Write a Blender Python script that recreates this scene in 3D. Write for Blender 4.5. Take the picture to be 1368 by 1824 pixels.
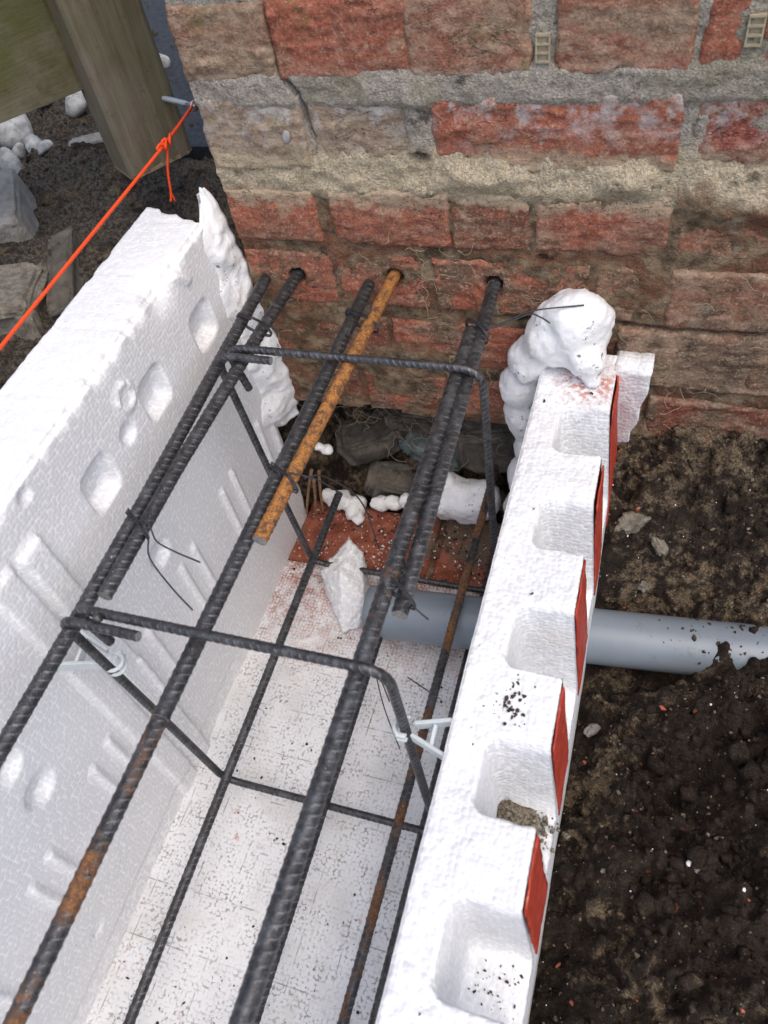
import bpy, bmesh, math, random
import numpy as np
from mathutils import Matrix, Vector

for o in list(bpy.data.objects):
    bpy.data.objects.remove(o)
scene = bpy.context.scene
COL = scene.collection
random.seed(7)
RNG = np.random.default_rng(11)

# ------------------------------------------------------------------ camera
cam_data = bpy.data.cameras.new('camera')
cam = bpy.data.objects.new('camera', cam_data)
COL.objects.link(cam)
ROT = ((0.94758886, 0.28372547, -0.146885),
       (0.13833958, -0.77878282, -0.61184923),
       (-0.28798872, 0.55946151, -0.77721639))
CAM = Vector((0.0, -0.7, 0.965))
m = Matrix.Identity(4)
for i in range(3):
    m[i][0] = ROT[0][i]
    m[i][1] = -ROT[1][i]
    m[i][2] = -ROT[2][i]
    m[i][3] = CAM[i]
cam.matrix_world = m
cam_data.sensor_fit = 'VERTICAL'
cam_data.sensor_height = 36.0
cam_data.lens = 36.0 * 1410.34 / 1824.0
cam_data.clip_start = 0.01
cam_data.clip_end = 400
cam_data.dof.use_dof = True
cam_data.dof.focus_distance = 0.95
cam_data.dof.aperture_fstop = 9.0
scene.camera = cam

# ------------------------------------------------------------------ sky, sun, exposure
SUN_EL, SUN_AZ = math.radians(62), math.radians(128)
world = bpy.data.worlds.new('World')
scene.world = world
world.use_nodes = True
wn = world.node_tree
sky = wn.nodes.new('ShaderNodeTexSky')
sky.sky_type = 'NISHITA'
sky.sun_disc = False
sky.sun_elevation = SUN_EL
sky.sun_rotation = SUN_AZ
sky.air_density = 1.0
sky.dust_density = 4.0
sky.ozone_density = 1.0
wn.nodes['Background'].inputs[1].default_value = 0.15
wn.links.new(sky.outputs[0], wn.nodes['Background'].inputs[0])
sd = bpy.data.lights.new('sun', 'SUN')
sd.energy = 0.75
sd.angle = math.radians(80)
sd.color = (1.0, 0.98, 0.955)
sun = bpy.data.objects.new('sun', sd)
COL.objects.link(sun)
# direction towards the sun (sun_rotation measured clockwise from +Y)
sdir = Vector((math.sin(SUN_AZ) * math.cos(SUN_EL), math.cos(SUN_AZ) * math.cos(SUN_EL), math.sin(SUN_EL)))
sun.rotation_euler = sdir.to_track_quat('Z', 'Y').to_euler()
sun.location = sdir * 5
scene.view_settings.view_transform = 'Standard'
scene.view_settings.look = 'None'
scene.view_settings.exposure = 0.52
scene.view_settings.gamma = 1.0
scene.cycles.max_bounces = 6
scene.cycles.diffuse_bounces = 4
scene.cycles.glossy_bounces = 2
scene.view_settings.use_curve_mapping = False

# ------------------------------------------------------------------ numeric noise
def _h(ix, iy, iz, seed):
    n = (ix * 374761393 + iy * 668265263 + iz * 2147483647 + seed * 1274126177) & 0xFFFFFFFF
    n = ((n ^ (n >> 13)) * 1274126177) & 0xFFFFFFFF
    n = (n ^ (n >> 16)) & 0xFFFFFFFF
    n = (n * 2246822519) & 0xFFFFFFFF
    n = n ^ (n >> 15)
    return (n & 0xFFFFFF) / float(0xFFFFFF)

def vnoise(x, y, z, seed=0):
    x, y, z = np.broadcast_arrays(np.asarray(x, float), np.asarray(y, float), np.asarray(z, float))
    ix, iy, iz = (np.floor(a).astype(np.int64) for a in (x, y, z))
    fx, fy, fz = x - ix, y - iy, z - iz
    fx, fy, fz = (a * a * a * (a * (a * 6 - 15) + 10) for a in (fx, fy, fz))
    def g(a, b, c): return _h(ix + a, iy + b, iz + c, seed)
    x00 = g(0,0,0) * (1-fx) + g(1,0,0) * fx
    x10 = g(0,1,0) * (1-fx) + g(1,1,0) * fx
    x01 = g(0,0,1) * (1-fx) + g(1,0,1) * fx
    x11 = g(0,1,1) * (1-fx) + g(1,1,1) * fx
    return (x00 * (1-fy) + x10 * fy) * (1-fz) + (x01 * (1-fy) + x11 * fy) * fz

def fbm(x, y, z, octaves=4, seed=0, gain=0.5):          # about -1 .. 1
    t = 0.0; a = 1.0; s = 0.0
    for k in range(octaves):
        f = 2.03 ** k
        t = t + a * (vnoise(np.asarray(x) * f, np.asarray(y) * f, np.asarray(z) * f, seed + k * 17) * 2 - 1)
        s += a; a *= gain
    return t / s * 1.6

def sstep(a, b, x):
    t = np.clip((np.asarray(x, float) - a) / (b - a), 0, 1)
    return t * t * (3 - 2 * t)

# ------------------------------------------------------------------ object helpers
def tag(o, label=None, cat=None, group=None, kind=None):
    if label: o['label'] = label
    if cat: o['category'] = cat
    if group: o['group'] = group
    if kind: o['kind'] = kind
    return o

def empty(name, loc):
    e = bpy.data.objects.new(name, None)
    e.empty_display_size = 0.05
    e.location = loc
    COL.objects.link(e)
    return e

def origin_of(o):
    p = Vector(o.location)
    if o.parent: p = p + origin_of(o.parent)
    return p

def mesh_obj(name, verts, faces, mat, parent=None, smooth=True, mats=None, mat_idx=None):
    v = np.asarray(verts, float).reshape(-1, 3)
    org = np.array([v[:, 0].mean(), v[:, 1].mean(), v[:, 2].min()])
    me = bpy.data.meshes.new(name)
    f = faces
    if isinstance(f, np.ndarray):
        n, k = f.shape
        me.vertices.add(len(v)); me.vertices.foreach_set('co', (v - org).ravel())
        me.loops.add(n * k); me.loops.foreach_set('vertex_index', f.ravel().astype(np.int32))
        me.polygons.add(n)
        me.polygons.foreach_set('loop_start', np.arange(0, n * k, k, dtype=np.int32))
        me.polygons.foreach_set('loop_total', np.full(n, k, dtype=np.int32))
        me.update(calc_edges=True)
    else:
        me.from_pydata((v - org).tolist(), [], [list(map(int, q)) for q in f])
    me.validate()
    if smooth:
        me.polygons.foreach_set('use_smooth', np.ones(len(me.polygons), dtype=bool))
    me.materials.append(mat)
    o = bpy.data.objects.new(name, me)
    COL.objects.link(o)
    if parent is not None:
        o.parent = parent
        o.location = Vector(org) - origin_of(parent)
    else:
        o.location = org
    return o

def quads(nu, nv, flip=False):
    """faces of a (nu x nv) vertex grid, index = i*nv + j"""
    i, j = np.meshgrid(np.arange(nu - 1), np.arange(nv - 1), indexing='ij')
    a = (i * nv + j).ravel()
    q = np.stack([a, a + nv, a + nv + 1, a + 1], 1)
    return q[:, ::-1] if flip else q

def fix_normals(o):
    bm = bmesh.new(); bm.from_mesh(o.data)
    bmesh.ops.recalc_face_normals(bm, faces=bm.faces)
    bm.to_mesh(o.data); bm.free()

def frames(P):
    P = np.asarray(P, float)
    T = np.gradient(P, axis=0)
    T /= np.linalg.norm(T, axis=1)[:, None] + 1e-12
    N = np.zeros_like(P); B = np.zeros_like(P)
    ref = np.array([0, 0, 1.0]) if abs(T[0][2]) < 0.9 else np.array([0, 1.0, 0])
    n = ref - T[0] * (ref @ T[0]); n /= np.linalg.norm(n)
    for i in range(len(P)):
        n = n - T[i] * (n @ T[i]); n /= np.linalg.norm(n)
        N[i] = n; B[i] = np.cross(T[i], n)
    return T, N, B

def resample(P, ds):
    P = np.asarray(P, float)
    d = np.concatenate([[0], np.cumsum(np.linalg.norm(np.diff(P, axis=0), axis=1))])
    n = max(2, int(d[-1] / ds) + 1)
    s = np.linspace(0, d[-1], n)
    return np.stack([np.interp(s, d, P[:, k]) for k in range(3)], 1), s

def round_path(pts, rad, seg=8):
    pts = [np.array(p, float) for p in pts]
    out = [pts[0]]
    for i in range(1, len(pts) - 1):
        a, b, c = pts[i-1], pts[i], pts[i+1]
        u = (a - b); v = (c - b)
        r = min(rad, np.linalg.norm(u) * .49, np.linalg.norm(v) * .49)
        u = b + u / np.linalg.norm(u) * r; v = b + v / np.linalg.norm(v) * r
        for t in np.linspace(0, 1, seg):
            out.append((1-t)**2 * u + 2*t*(1-t) * b + t*t * v)
    out.append(pts[-1])
    return np.array(out)

def catmull(pts, n=10):
    P = [np.array(p, float) for p in pts]
    P = [2*P[0]-P[1]] + P + [2*P[-1]-P[-2]]
    out = []
    for i in range(1, len(P) - 2):
        for t in np.linspace(0, 1, n, endpoint=False):
            out.append(.5*((2*P[i]) + (-P[i-1]+P[i+1])*t + (2*P[i-1]-5*P[i]+4*P[i+1]-P[i+2])*t*t + (-P[i-1]+3*P[i]-3*P[i+1]+P[i+2])*t**3))
    out.append(P[-2])
    return np.array(out)

def tube_geo(P, r, sides=8, ribs=None, ds=None, taper=None):
    """verts, quads and end caps of a swept tube; ribs=(pitch, height) gives deformed reinforcing bar"""
    if ds: P, s = resample(P, ds)
    else:
        P = np.asarray(P, float)
        s = np.concatenate([[0], np.cumsum(np.linalg.norm(np.diff(P, axis=0), axis=1))])
    T, N, B = frames(P)
    th = np.linspace(0, 2*np.pi, sides, endpoint=False)
    S, TH = np.meshgrid(s, th, indexing='ij')
    rad = np.full_like(S, r)
    if taper is not None: rad = rad * np.asarray(taper)[:, None]
    if ribs:
        pitch, hgt = ribs
        side = np.sign(np.sin(TH))
        ph = S / pitch + side * 0.55 * np.cos(TH) + (side < 0) * .5
        c = 0.5 + 0.5 * np.cos(2*np.pi*ph)
        rib = sstep(.78, .95, c) * np.clip(np.abs(np.sin(TH)) * 1.6, 0, 1)
        lon = np.exp(-(np.sin(TH) / .16) ** 2)
        global LAST_RIB
        LAST_RIB = rib.ravel().astype(np.float32)
        rad = rad + hgt * np.maximum(rib, lon * .7) + r * .012 * fbm(S * 90, np.cos(TH), np.sin(TH), 2, 5)
    V = P[:, None, :] + rad[..., None] * (np.cos(TH)[..., None] * N[:, None, :] + np.sin(TH)[..., None] * B[:, None, :])
    n = len(P)
    i, j = np.meshgrid(np.arange(n-1), np.arange(sides), indexing='ij')
    a = (i*sides + j).ravel(); b = (i*sides + (j+1) % sides).ravel()
    F = np.stack([a, b, b + sides, a + sides], 1).tolist()
    F.append(list(range(sides))[::-1]); F.append(list(range((n-1)*sides, n*sides)))
    return V.reshape(-1, 3), F

def tube(name, P, r, mat, parent=None, sides=8, ribs=None, ds=None, taper=None, capmat=None):
    v, f = tube_geo(P, r, sides, ribs, ds, taper)
    o = mesh_obj(name, v, f, mat, parent)
    if capmat: o.data.materials.append(capmat)
    if ribs:
        at = o.data.attributes.new('rib', 'FLOAT', 'POINT'); at.data.foreach_set('value', LAST_RIB)
    for p in o.data.polygons:
        if len(p.vertices) > 4:
            p.use_smooth = False
            if capmat: p.material_index = 1
    return o

def merge(parts):
    V = []; F = []; n = 0
    for v, f in parts:
        V.append(np.asarray(v).reshape(-1, 3)); F += [[int(k) + n for k in q] for q in f]; n += len(V[-1])
    return np.concatenate(V), F

def box_geo(x0, x1, y0, y1, z0, z1):
    v = [(x, y, z) for x in (x0, x1) for y in (y0, y1) for z in (z0, z1)]
    f = [(0,1,3,2), (4,6,7,5), (0,4,5,1), (2,3,7,6), (0,2,6,4), (1,5,7,3)]
    return np.array(v, float), f

_ICO = {}
def ico(sub):
    if sub not in _ICO:
        bm = bmesh.new(); bmesh.ops.create_icosphere(bm, subdivisions=sub, radius=1)
        bm.verts.ensure_lookup_table()
        _ICO[sub] = (np.array([v.co[:] for v in bm.verts]), np.array([[v.index for v in f.verts] for f in bm.faces]))
        bm.free()
    return _ICO[sub]

def lump_geo(c, r, sub=3, rough=.25, freq=1.6, seed=0, scale=(1, 1, 1), facet=0.0, rot=None):
    v, f = ico(sub)
    d = 1 + rough * fbm(v[:,0]*freq + seed, v[:,1]*freq + seed*1.7, v[:,2]*freq, 3, seed)
    p = v * d[:, None]
    if facet:                      # flatten against a few random planes, as broken stone is
        rg = np.random.default_rng(seed + 99)
        for k in range(9):
            n = rg.normal(size=3); n /= np.linalg.norm(n)
            h = rg.uniform(.55, .8)
            e = np.maximum(p @ n - h, 0)
            p = p - facet * e[:, None] * n
    p = p * np.asarray(scale) * r
    if rot is not None:
        p = p @ np.array(Matrix.Rotation(rot[0], 3, 'X') @ Matrix.Rotation(rot[1], 3, 'Y') @ Matrix.Rotation(rot[2], 3, 'Z')).T
    return p + np.asarray(c), f

# ------------------------------------------------------------------ material helpers
class NB:
    """small node builder"""
    def __init__(self, name):
        self.m = bpy.data.materials.new(name); self.m.use_nodes = True
        self.t = self.m.node_tree; self.b = self.t.nodes['Principled BSDF']
        self.pos = self.n('ShaderNodeNewGeometry').outputs['Position']
    def n(self, typ, **kw):
        nd = self.t.nodes.new(typ)
        for k, v in kw.items(): setattr(nd, k, v)
        return nd
    def set(self, sock, v):
        if isinstance(v, bpy.types.NodeSocket): self.t.links.new(v, sock)
        elif isinstance(v, (tuple, list)) and len(v) == 3 and sock.type == 'RGBA': sock.default_value = (*v, 1)
        else: sock.default_value = v
    def noise(self, scale, detail=4, rough=.55, vec=None, dist=0.0):
        nd = self.n('ShaderNodeTexNoise')
        self.set(nd.inputs['Vector'], vec or self.pos)
        nd.inputs['Scale'].default_value = scale; nd.inputs['Detail'].default_value = detail
        nd.inputs['Roughness'].default_value = rough; nd.inputs['Distortion'].default_value = dist
        return nd.outputs['Fac']
    def voro(self, scale, feature='F1', rand=1.0, vec=None, out='Distance'):
        nd = self.n('ShaderNodeTexVoronoi', feature=feature)
        self.set(nd.inputs['Vector'], vec or self.pos)
        nd.inputs['Scale'].default_value = scale; nd.inputs['Randomness'].default_value = rand
        return nd.outputs[out]
    def ramp(self, v, a, b, lo=0.0, hi=1.0, smooth=True):
        nd = self.n('ShaderNodeMapRange', interpolation_type='SMOOTHSTEP' if smooth else 'LINEAR')
        self.set(nd.inputs['Value'], v)
        for k, x in (('From Min', a), ('From Max', b), ('To Min', lo), ('To Max', hi)): self.set(nd.inputs[k], x)
        return nd.outputs[0]
    def math(self, op, a, b=0.0):
        nd = self.n('ShaderNodeMath', operation=op)
        self.set(nd.inputs[0], a); self.set(nd.inputs[1], b)
        return nd.outputs[0]
    def mul(self, a, b): return self.math('MULTIPLY', a, b)
    def add(self, a, b): return self.math('ADD', a, b)
    def mix(self, f, a, b, blend='MIX'):
        nd = self.n('ShaderNodeMix', data_type='RGBA', blend_type=blend)
        self.set(nd.inputs[0], f); self.set(nd.inputs[6], a); self.set(nd.inputs[7], b)
        return nd.outputs[2]
    def xyz(self):
        nd = self.n('ShaderNodeSeparateXYZ'); self.set(nd.inputs[0], self.pos); return nd.outputs
    def stretch(self, sx, sy, sz, vec=None):
        nd = self.n('ShaderNodeVectorMath', operation='MULTIPLY')
        self.set(nd.inputs[0], vec or self.pos); nd.inputs[1].default_value = (sx, sy, sz)
        return nd.outputs[0]
    def bump(self, h, dist, strength=1.0, prev=None):
        nd = self.n('ShaderNodeBump'); self.set(nd.inputs['Height'], h)
        nd.inputs['Distance'].default_value = dist; nd.inputs['Strength'].default_value = strength
        if prev is not None: self.set(nd.inputs['Normal'], prev)
        return nd.outputs[0]
    def done(self, col, rough=.8, normal=None, metal=None, spec=None):
        self.set(self.b.inputs['Base Color'], col); self.set(self.b.inputs['Roughness'], rough)
        if normal is not None: self.set(self.b.inputs['Normal'], normal)
        if metal is not None: self.set(self.b.inputs['Metallic'], metal)
        if spec is not None: self.set(self.b.inputs['Specular IOR Level'], spec)
        return self.m
    def objcol(self):
        nd = self.n('ShaderNodeObjectInfo'); return nd.outputs['Color'], nd.outputs['Alpha']

def mat_eps(name, floor=False, cut=False):
    b = NB(name)
    sc = 205.0
    warp = b.n('ShaderNodeVectorMath', operation='ADD')
    wn_ = b.n('ShaderNodeTexNoise'); b.set(wn_.inputs['Vector'], b.pos); wn_.inputs['Scale'].default_value = 60
    ws = b.n('ShaderNodeVectorMath', operation='SCALE'); b.set(ws.inputs[0], wn_.outputs['Color']); ws.inputs['Scale'].default_value = .002
    b.set(warp.inputs[0], b.pos); b.set(warp.inputs[1], ws.outputs[0])
    f1 = b.voro(sc, 'F1', .6, warp.outputs[0])
    edge = b.voro(sc, 'DISTANCE_TO_EDGE', .6, warp.outputs[0])
    cellc = b.voro(sc, 'F1', .6, warp.outputs[0], 'Color')
    sep = b.n('ShaderNodeSeparateColor'); b.set(sep.inputs[0], cellc)
    big = b.noise(9, 3)
    base = b.mix(b.ramp(big, .35, .7), (.76, .77, .785), (.82, .825, .83))
    base = b.mix(b.mul(b.ramp(sep.outputs[0], .2, 1), .12), base, (.70, .72, .76))
    if not floor:
        if not cut: base = b.mix(.06, base, (.66, .675, .70))
        base = b.mix(b.mul(b.ramp(edge, .08, .0), .25), base, (.60, .63, .68))
        base = b.mix(b.mul(b.ramp(f1, .52, .66), .9), base, (.92, .925, .93))  # bead gaps lightened: their white glint is painted into the colour
        if cut: base = b.mix(b.mul(b.ramp(b.noise(130, 3, .6), .42, .64), .30), base, (.56, .575, .60))
    if floor:
        x, y, z = b.xyz()
        dirt = b.noise(30, 5, .65)
        # grit sits in the joints between beads
        m1 = b.mul(b.ramp(f1, .40, .56), b.ramp(b.noise(260, 2, .6), .47, .56))
        m1 = b.math('MAXIMUM', m1, b.mul(b.mul(b.ramp(edge, .09, .02), .28), b.ramp(b.noise(45, 3), .42, .6)))
        m1 = b.mul(m1, b.ramp(dirt, .36, .66, .18, 1.0))
        base = b.mix(b.mul(m1, .8), base, (.20, .185, .17))
        stain = b.mul(b.ramp(b.noise(14, 5, .6), .46, .70), .40)
        base = b.mix(stain, base, (.52, .50, .47))
        dd = b.mul(b.ramp(b.noise(21, 5, .7), .60, .70), b.ramp(b.noise(150, 3, .7), .42, .58))
        base = b.mix(b.mul(dd, .8), base, (.24, .20, .15))
        spk = b.mul(b.ramp(b.voro(85, 'F1', 1), .13, .07), b.ramp(b.noise(22, 3), .45, .62))
        base = b.mix(spk, base, (.10, .085, .07))
        # mould lines, a coarse grid
        def line(c, per, off, w):
            t = b.math('FRACT', b.math('DIVIDE', b.add(c, off), per))
            return b.ramp(b.math('ABSOLUTE', b.math('SUBTRACT', t, .5)), w, w * .3)
        ln = b.math('MAXIMUM', line(x, .0485, .3, .022), line(y, .06, .2, .018))
        ln = b.mul(ln, b.ramp(b.noise(38, 3), .47, .62))
        base = b.mix(b.mul(ln, .6), base, (.16, .14, .12))
        # brick dust strewn next to the ledge
        rd = b.mul(b.ramp(y, -.34, -.11), b.ramp(b.noise(55, 5, .7), .38, .60))
        rd = b.mul(rd, b.ramp(edge, .30, .05, .35, 1.0))
        base = b.mix(rd, base, (.36, .12, .075))
        rd2 = b.mul(b.ramp(b.noise(26, 3, .5), .66, .74), b.ramp(b.noise(120, 3), .45, .6))
        base = b.mix(b.mul(rd2, .7), base, (.45, .16, .11))
    else:
        soil = b.mul(b.ramp(b.noise(140, 3, .7), .66, .74), b.ramp(b.noise(17, 4, .6), .52, .66))
        base = b.mix(b.mul(soil, .75), base, (.16, .13, .10))
        warm = b.mul(b.ramp(b.noise(12, 5, .65), .55, .75), .22)
        base = b.mix(warm, base, (.74, .66, .58))
        if cut:
            # brick dust rubbed into the end nearest the wall
            x, y, z = b.xyz()
            dst = b.n('ShaderNodeVectorMath', operation='DISTANCE')
            b.set(dst.inputs[0], b.pos); dst.inputs[1].default_value = (-.055, -.055, .36)
            rd = b.mul(b.ramp(dst.outputs['Value'], .05, .012), b.ramp(b.noise(150, 3, .7), .45, .6))
            base = b.mix(b.mul(rd, .85), base, (.50, .16, .10))
    h = b.add(b.mul(b.math('POWER', f1, 2.0), -1.0), b.mul(b.noise(420, 2), .2))
    nrm = b.bump(b.add(h, b.mul(b.noise(100, 3), 0.9 if cut else .1)), .0018, (.6 if cut else .32) if not floor else .25)
    return b.done(base, .55, nrm, spec=.3)

def mat_foam():
    b = NB('spray_foam')
    c = b.mix(b.ramp(b.noise(30, 4), .4, .7), (.86, .87, .88), (.80, .80, .79))
    d = b.mul(b.ramp(b.noise(150, 3, .7), .59, .68), b.ramp(b.noise(24, 4), .46, .60))
    c = b.mix(b.mul(d, .9), c, (.11, .09, .07))
    n = b.bump(b.noise(190, 4, .65), .003, .5)
    return b.done(c, .55, n, spec=.35)

def brick_layers(b, base, dirt):
    """wear, sand, soil and efflorescence shared by brick and mortar, from world position"""
    x, y, z = b.xyz()
    fine = b.noise(420, 3, .7)
    return x, y, z, fine

def mat_brick():
    b = NB('old_brick')
    oc, oa = b.objcol()
    x, y, z = b.xyz()
    st = b.stretch(1, 1, 2.4)
    big = b.noise(11, 5, .6, st); mid = b.noise(48, 5, .65, st); fine = b.noise(330, 3, .75)
    col = b.mix(b.ramp(mid, .3, .72), b.mix(.45, oc, (.07, .03, .02)), oc)
    col = b.mix(b.mul(b.ramp(b.noise(90, 4, .6), .5, .75), .35), col, (.62, .26, .17))
    # grey-brown weathered skin
    skin = b.ramp(b.add(b.add(b.mul(big, .75), b.mul(mid, .3)), b.mul(b.math('SUBTRACT', oa, .5), .55)), .40, .66)
    skincol = b.mix(b.ramp(mid, .35, .65), (.25, .175, .12), (.38, .29, .205))
    col = b.mix(b.mul(skin, .88), col, skincol)
    # soil film on the courses that were buried
    buried = b.ramp(z, .56, .43)
    sm = b.mul(b.ramp(b.noise(16, 5, .62), .40, .62), b.add(.10, b.mul(buried, .84)))
    col = b.mix(sm, col, b.mix(b.ramp(mid, .32, .66), (.065, .047, .032), (.23, .165, .11)))
    black = b.mul(b.ramp(b.noise(34, 5, .7), .56, .68), b.add(.15, b.mul(buried, .5)))
    col = b.mix(black, col, (.035, .028, .022))
    # lime / sand residue
    band = b.mul(b.ramp(z, .505, .548), b.ramp(z, .60, .56))
    sand = b.ramp(b.add(b.noise(30, 5, .65), b.mul(band, .34)), .59, .70)
    col = b.mix(b.mul(sand, b.add(.35, b.mul(band, .5))), col, b.mix(fine, (.30, .24, .15), (.55, .47, .34)))
    eff = b.mul(b.mul(b.ramp(z, .575, .625), b.ramp(z, .665, .64)), b.ramp(b.noise(42, 5, .7), .44, .62))
    col = b.mix(b.mul(eff, .72), col, (.52, .51, .50))
    moss = b.mul(b.ramp(b.noise(20, 4), .55, .7), b.mul(b.ramp(z, .58, .63), b.ramp(b.noise(170, 3), .4, .62)))
    col = b.mix(b.mul(moss, .55), col, (.15, .16, .05))
    # grit
    col = b.mix(b.mul(b.ramp(fine, .54, .66), .5), col, (.50, .42, .33))
    col = b.mix(b.mul(b.ramp(fine, .44, .33), .55), col, (.04, .028, .02))
    vein = b.n('ShaderNodeMath', operation='ABSOLUTE'); b.set(vein.inputs[0], b.math('SUBTRACT', b.noise(17, 5, .65, b.stretch(1, 1, 3.2), .5), .5))
    vm = b.mul(b.ramp(vein.outputs[0], .012, .0), b.ramp(b.noise(14, 2), .46, .56))
    col = b.mix(b.mul(vm, .8), col, (.022, .016, .012))
    n = b.bump(b.add(b.noise(560, 2, .7), b.mul(b.noise(130, 4, .75), 1.6)), .0018, .7)
    return b.done(col, .92, n, spec=.2)

def mat_mortar():
    b = NB('mortar')
    x, y, z = b.xyz()
    fine = b.noise(380, 3, .75); mid = b.noise(46, 5, .65); big = b.noise(13, 5, .6)
    grey = b.mix(b.ramp(fine, .35, .65), (.31, .275, .23), (.50, .455, .39))
    grey = b.mix(b.mul(b.ramp(big, .5, .65), .5), grey, (.20, .19, .11))
    sand = b.mix(b.ramp(fine, .35, .65), (.42, .335, .215), (.66, .575, .43))
    soil = b.mix(b.ramp(mid, .33, .66), (.09, .064, .041), (.32, .235, .15))
    soil = b.mix(b.mul(b.ramp(b.noise(24, 5, .7), .56, .68), .7), soil, (.42, .34, .24))
    soil = b.mix(b.mul(b.ramp(b.noise(19, 5, .65, b.stretch(1, 1, 1.6)), .46, .6), .75), soil, (.20, .085, .05))
    zz = b.add(z, b.mul(b.math('SUBTRACT', mid, .5), .05))
    c = b.mix(b.ramp(zz, .575, .60), sand, grey)
    c = b.mix(b.ramp(b.add(z, b.mul(b.math('SUBTRACT', big, .5), .10)), .548, .525), c, soil)
    c = b.mix(b.mul(b.ramp(b.noise(33, 5, .7), .57, .68), .75), c, (.05, .042, .034))
    c = b.mix(b.mul(b.ramp(fine, .62, .72), .4), c, (.62, .56, .46))
    n = b.bump(b.add(b.noise(480, 2, .75), b.mul(b.noise(140, 4, .75), 2.5)), .0026, 1.0)
    return b.done(c, .95, n, spec=.15)

def mat_soil():
    b = NB('soil')
    x, y, z = b.xyz()
    fine = b.noise(430, 3, .75); mid = b.noise(60, 5, .7); big = b.noise(9, 5, .65)
    dark = b.mix(b.ramp(mid, .35, .68), (.022, .015, .011), (.060, .043, .031))
    sand = b.mix(b.ramp(fine, .36, .64), (.15, .105, .06), (.42, .33, .215))
    moist = b.mul(b.mul(b.ramp(x, .0, .06), b.ramp(y, -.24, -.30)), b.ramp(y, -.56, -.46))
    sm = b.ramp(b.math('SUBTRACT', b.add(b.mul(big, .62), b.mul(mid, .52)), b.mul(moist, .09)), b.ramp(y, -.17, -.06, .585, .535), b.ramp(y, -.17, -.06, .70, .66))
    c = b.mix(b.mul(sm, .8), dark, sand)
    left = b.ramp(x, -.5, -.58)
    grey = b.mix(b.ramp(b.noise(210, 4, .7), .36, .66), (.035, .029, .023), (.17, .145, .115))
    c = b.mix(b.mul(left, b.ramp(b.noise(12, 4), .34, .52)), c, grey)
    c = b.mix(b.mul(b.ramp(fine, .60, .72), .5), c, (.34, .28, .20))
    red = b.mul(b.ramp(b.noise(75, 3), .67, .72), b.ramp(b.noise(8, 3), .48, .6))
    c = b.mix(b.mul(red, .8), c, (.28, .085, .04))
    n = b.bump(b.add(b.noise(450, 2, .75), b.mul(b.noise(150, 4, .8), 3.0)), .0035, 1.0)
    rough = b.ramp(mid, .3, .6, .70, .95)
    return b.done(c, rough, n, spec=.25)

def mat_rebar(name='rebar_steel'):
    b = NB(name)
    oc, oa = b.objcol()                  # alpha = how rusty
    big = b.noise(24, 4, .6); mid = b.noise(130, 4, .7); fine = b.noise(700, 2)
    steel = b.mix(b.ramp(mid, .35, .65), (.036, .036, .038), (.082, .081, .083))
    steel = b.mix(b.mul(b.ramp(b.noise(60, 4), .52, .66), .45), steel, (.15, .155, .165))
    m = b.ramp(b.add(b.add(b.mul(big, .6), b.mul(mid, .4)), b.mul(b.math('SUBTRACT', oa, .5), .62)), .52, .62)
    rust = b.mix(b.ramp(fine, .35, .65), (.20, .075, .02), (.46, .20, .04))
    rust = b.mix(b.ramp(mid, .45, .62), rust, (.10, .045, .025))
    rust = b.mix(b.ramp(oa, .70, .90), b.mix(.5, rust, (.085, .045, .028)), rust)
    c = b.mix(m, steel, rust)
    an = b.n('ShaderNodeAttribute'); an.attribute_name = 'rib'
    rb_ = b.mul(b.ramp(an.outputs['Fac'], .35, .9), b.ramp(b.noise(45, 3), .30, .56))
    c = b.mix(b.mul(rb_, .55), c, b.mix(m, (.27, .28, .295), (.10, .06, .035)))  # steel rib crests lightened: worn tips, with a highlight painted in
    c = b.mix(b.mul(b.ramp(b.noise(900, 1), .70, .75), .6), c, (.6, .6, .6))
    n = b.bump(mid, .0012, .4); n = b.bump(fine, .0006, .4, n)
    rg = b.ramp(m, 0, 1, .42, .85)
    mt = b.ramp(m, 0, 1, .55, .0)
    return b.done(c, rg, n, metal=mt, spec=.5)

def mat_plain(name, col, rough=.6, var=.15, scale=60, bumpd=.001, bs=.3, metal=None, spec=.4, dirt=None, dirt_amt=.0):
    b = NB(name)
    dk = tuple(c * (1 - var) for c in col); lt = tuple(min(1, c * (1 + var)) for c in col)
    c = b.mix(b.ramp(b.noise(scale, 5, .65), .3, .7), dk, lt)
    if dirt:
        dm = b.mul(b.ramp(b.noise(scale * 2.2, 4, .7), .58, .68), b.ramp(b.noise(scale * .35, 3), .42, .6))
        c = b.mix(b.mul(dm, dirt_amt), c, dirt)
    n = b.bump(b.noise(scale * 5, 4, .65), bumpd, bs)
    return b.done(c, rough, n, metal=metal, spec=spec)

def mat_wood(name, base, dark, green=0.0):
    b = NB(name)
    # grain runs vertically on the post and along the rail on the board
    v = b.stretch(*( (5, 5, .7) if green < .5 else (1.0, 1.0, 8)))
    g = b.noise(26, 6, .65, v, .4)
    c = b.mix(b.ramp(g, .2, .8), dark, base)
    c = b.mix(b.mul(b.ramp(b.noise(18, 5, .6), .42, .66), .5), c, (.21, .19, .15))
    c = b.mix(b.mul(b.ramp(b.noise(7, 4), .40, .62), .35 + .5 * green), c, (.085, .095, .025))
    c = b.mix(b.mul(b.ramp(b.noise(140, 3), .62, .72), .4), c, (.05, .045, .035))
    n = b.bump(g, .002, .4)
    return b.done(c, .7, n, spec=.35)

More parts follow.
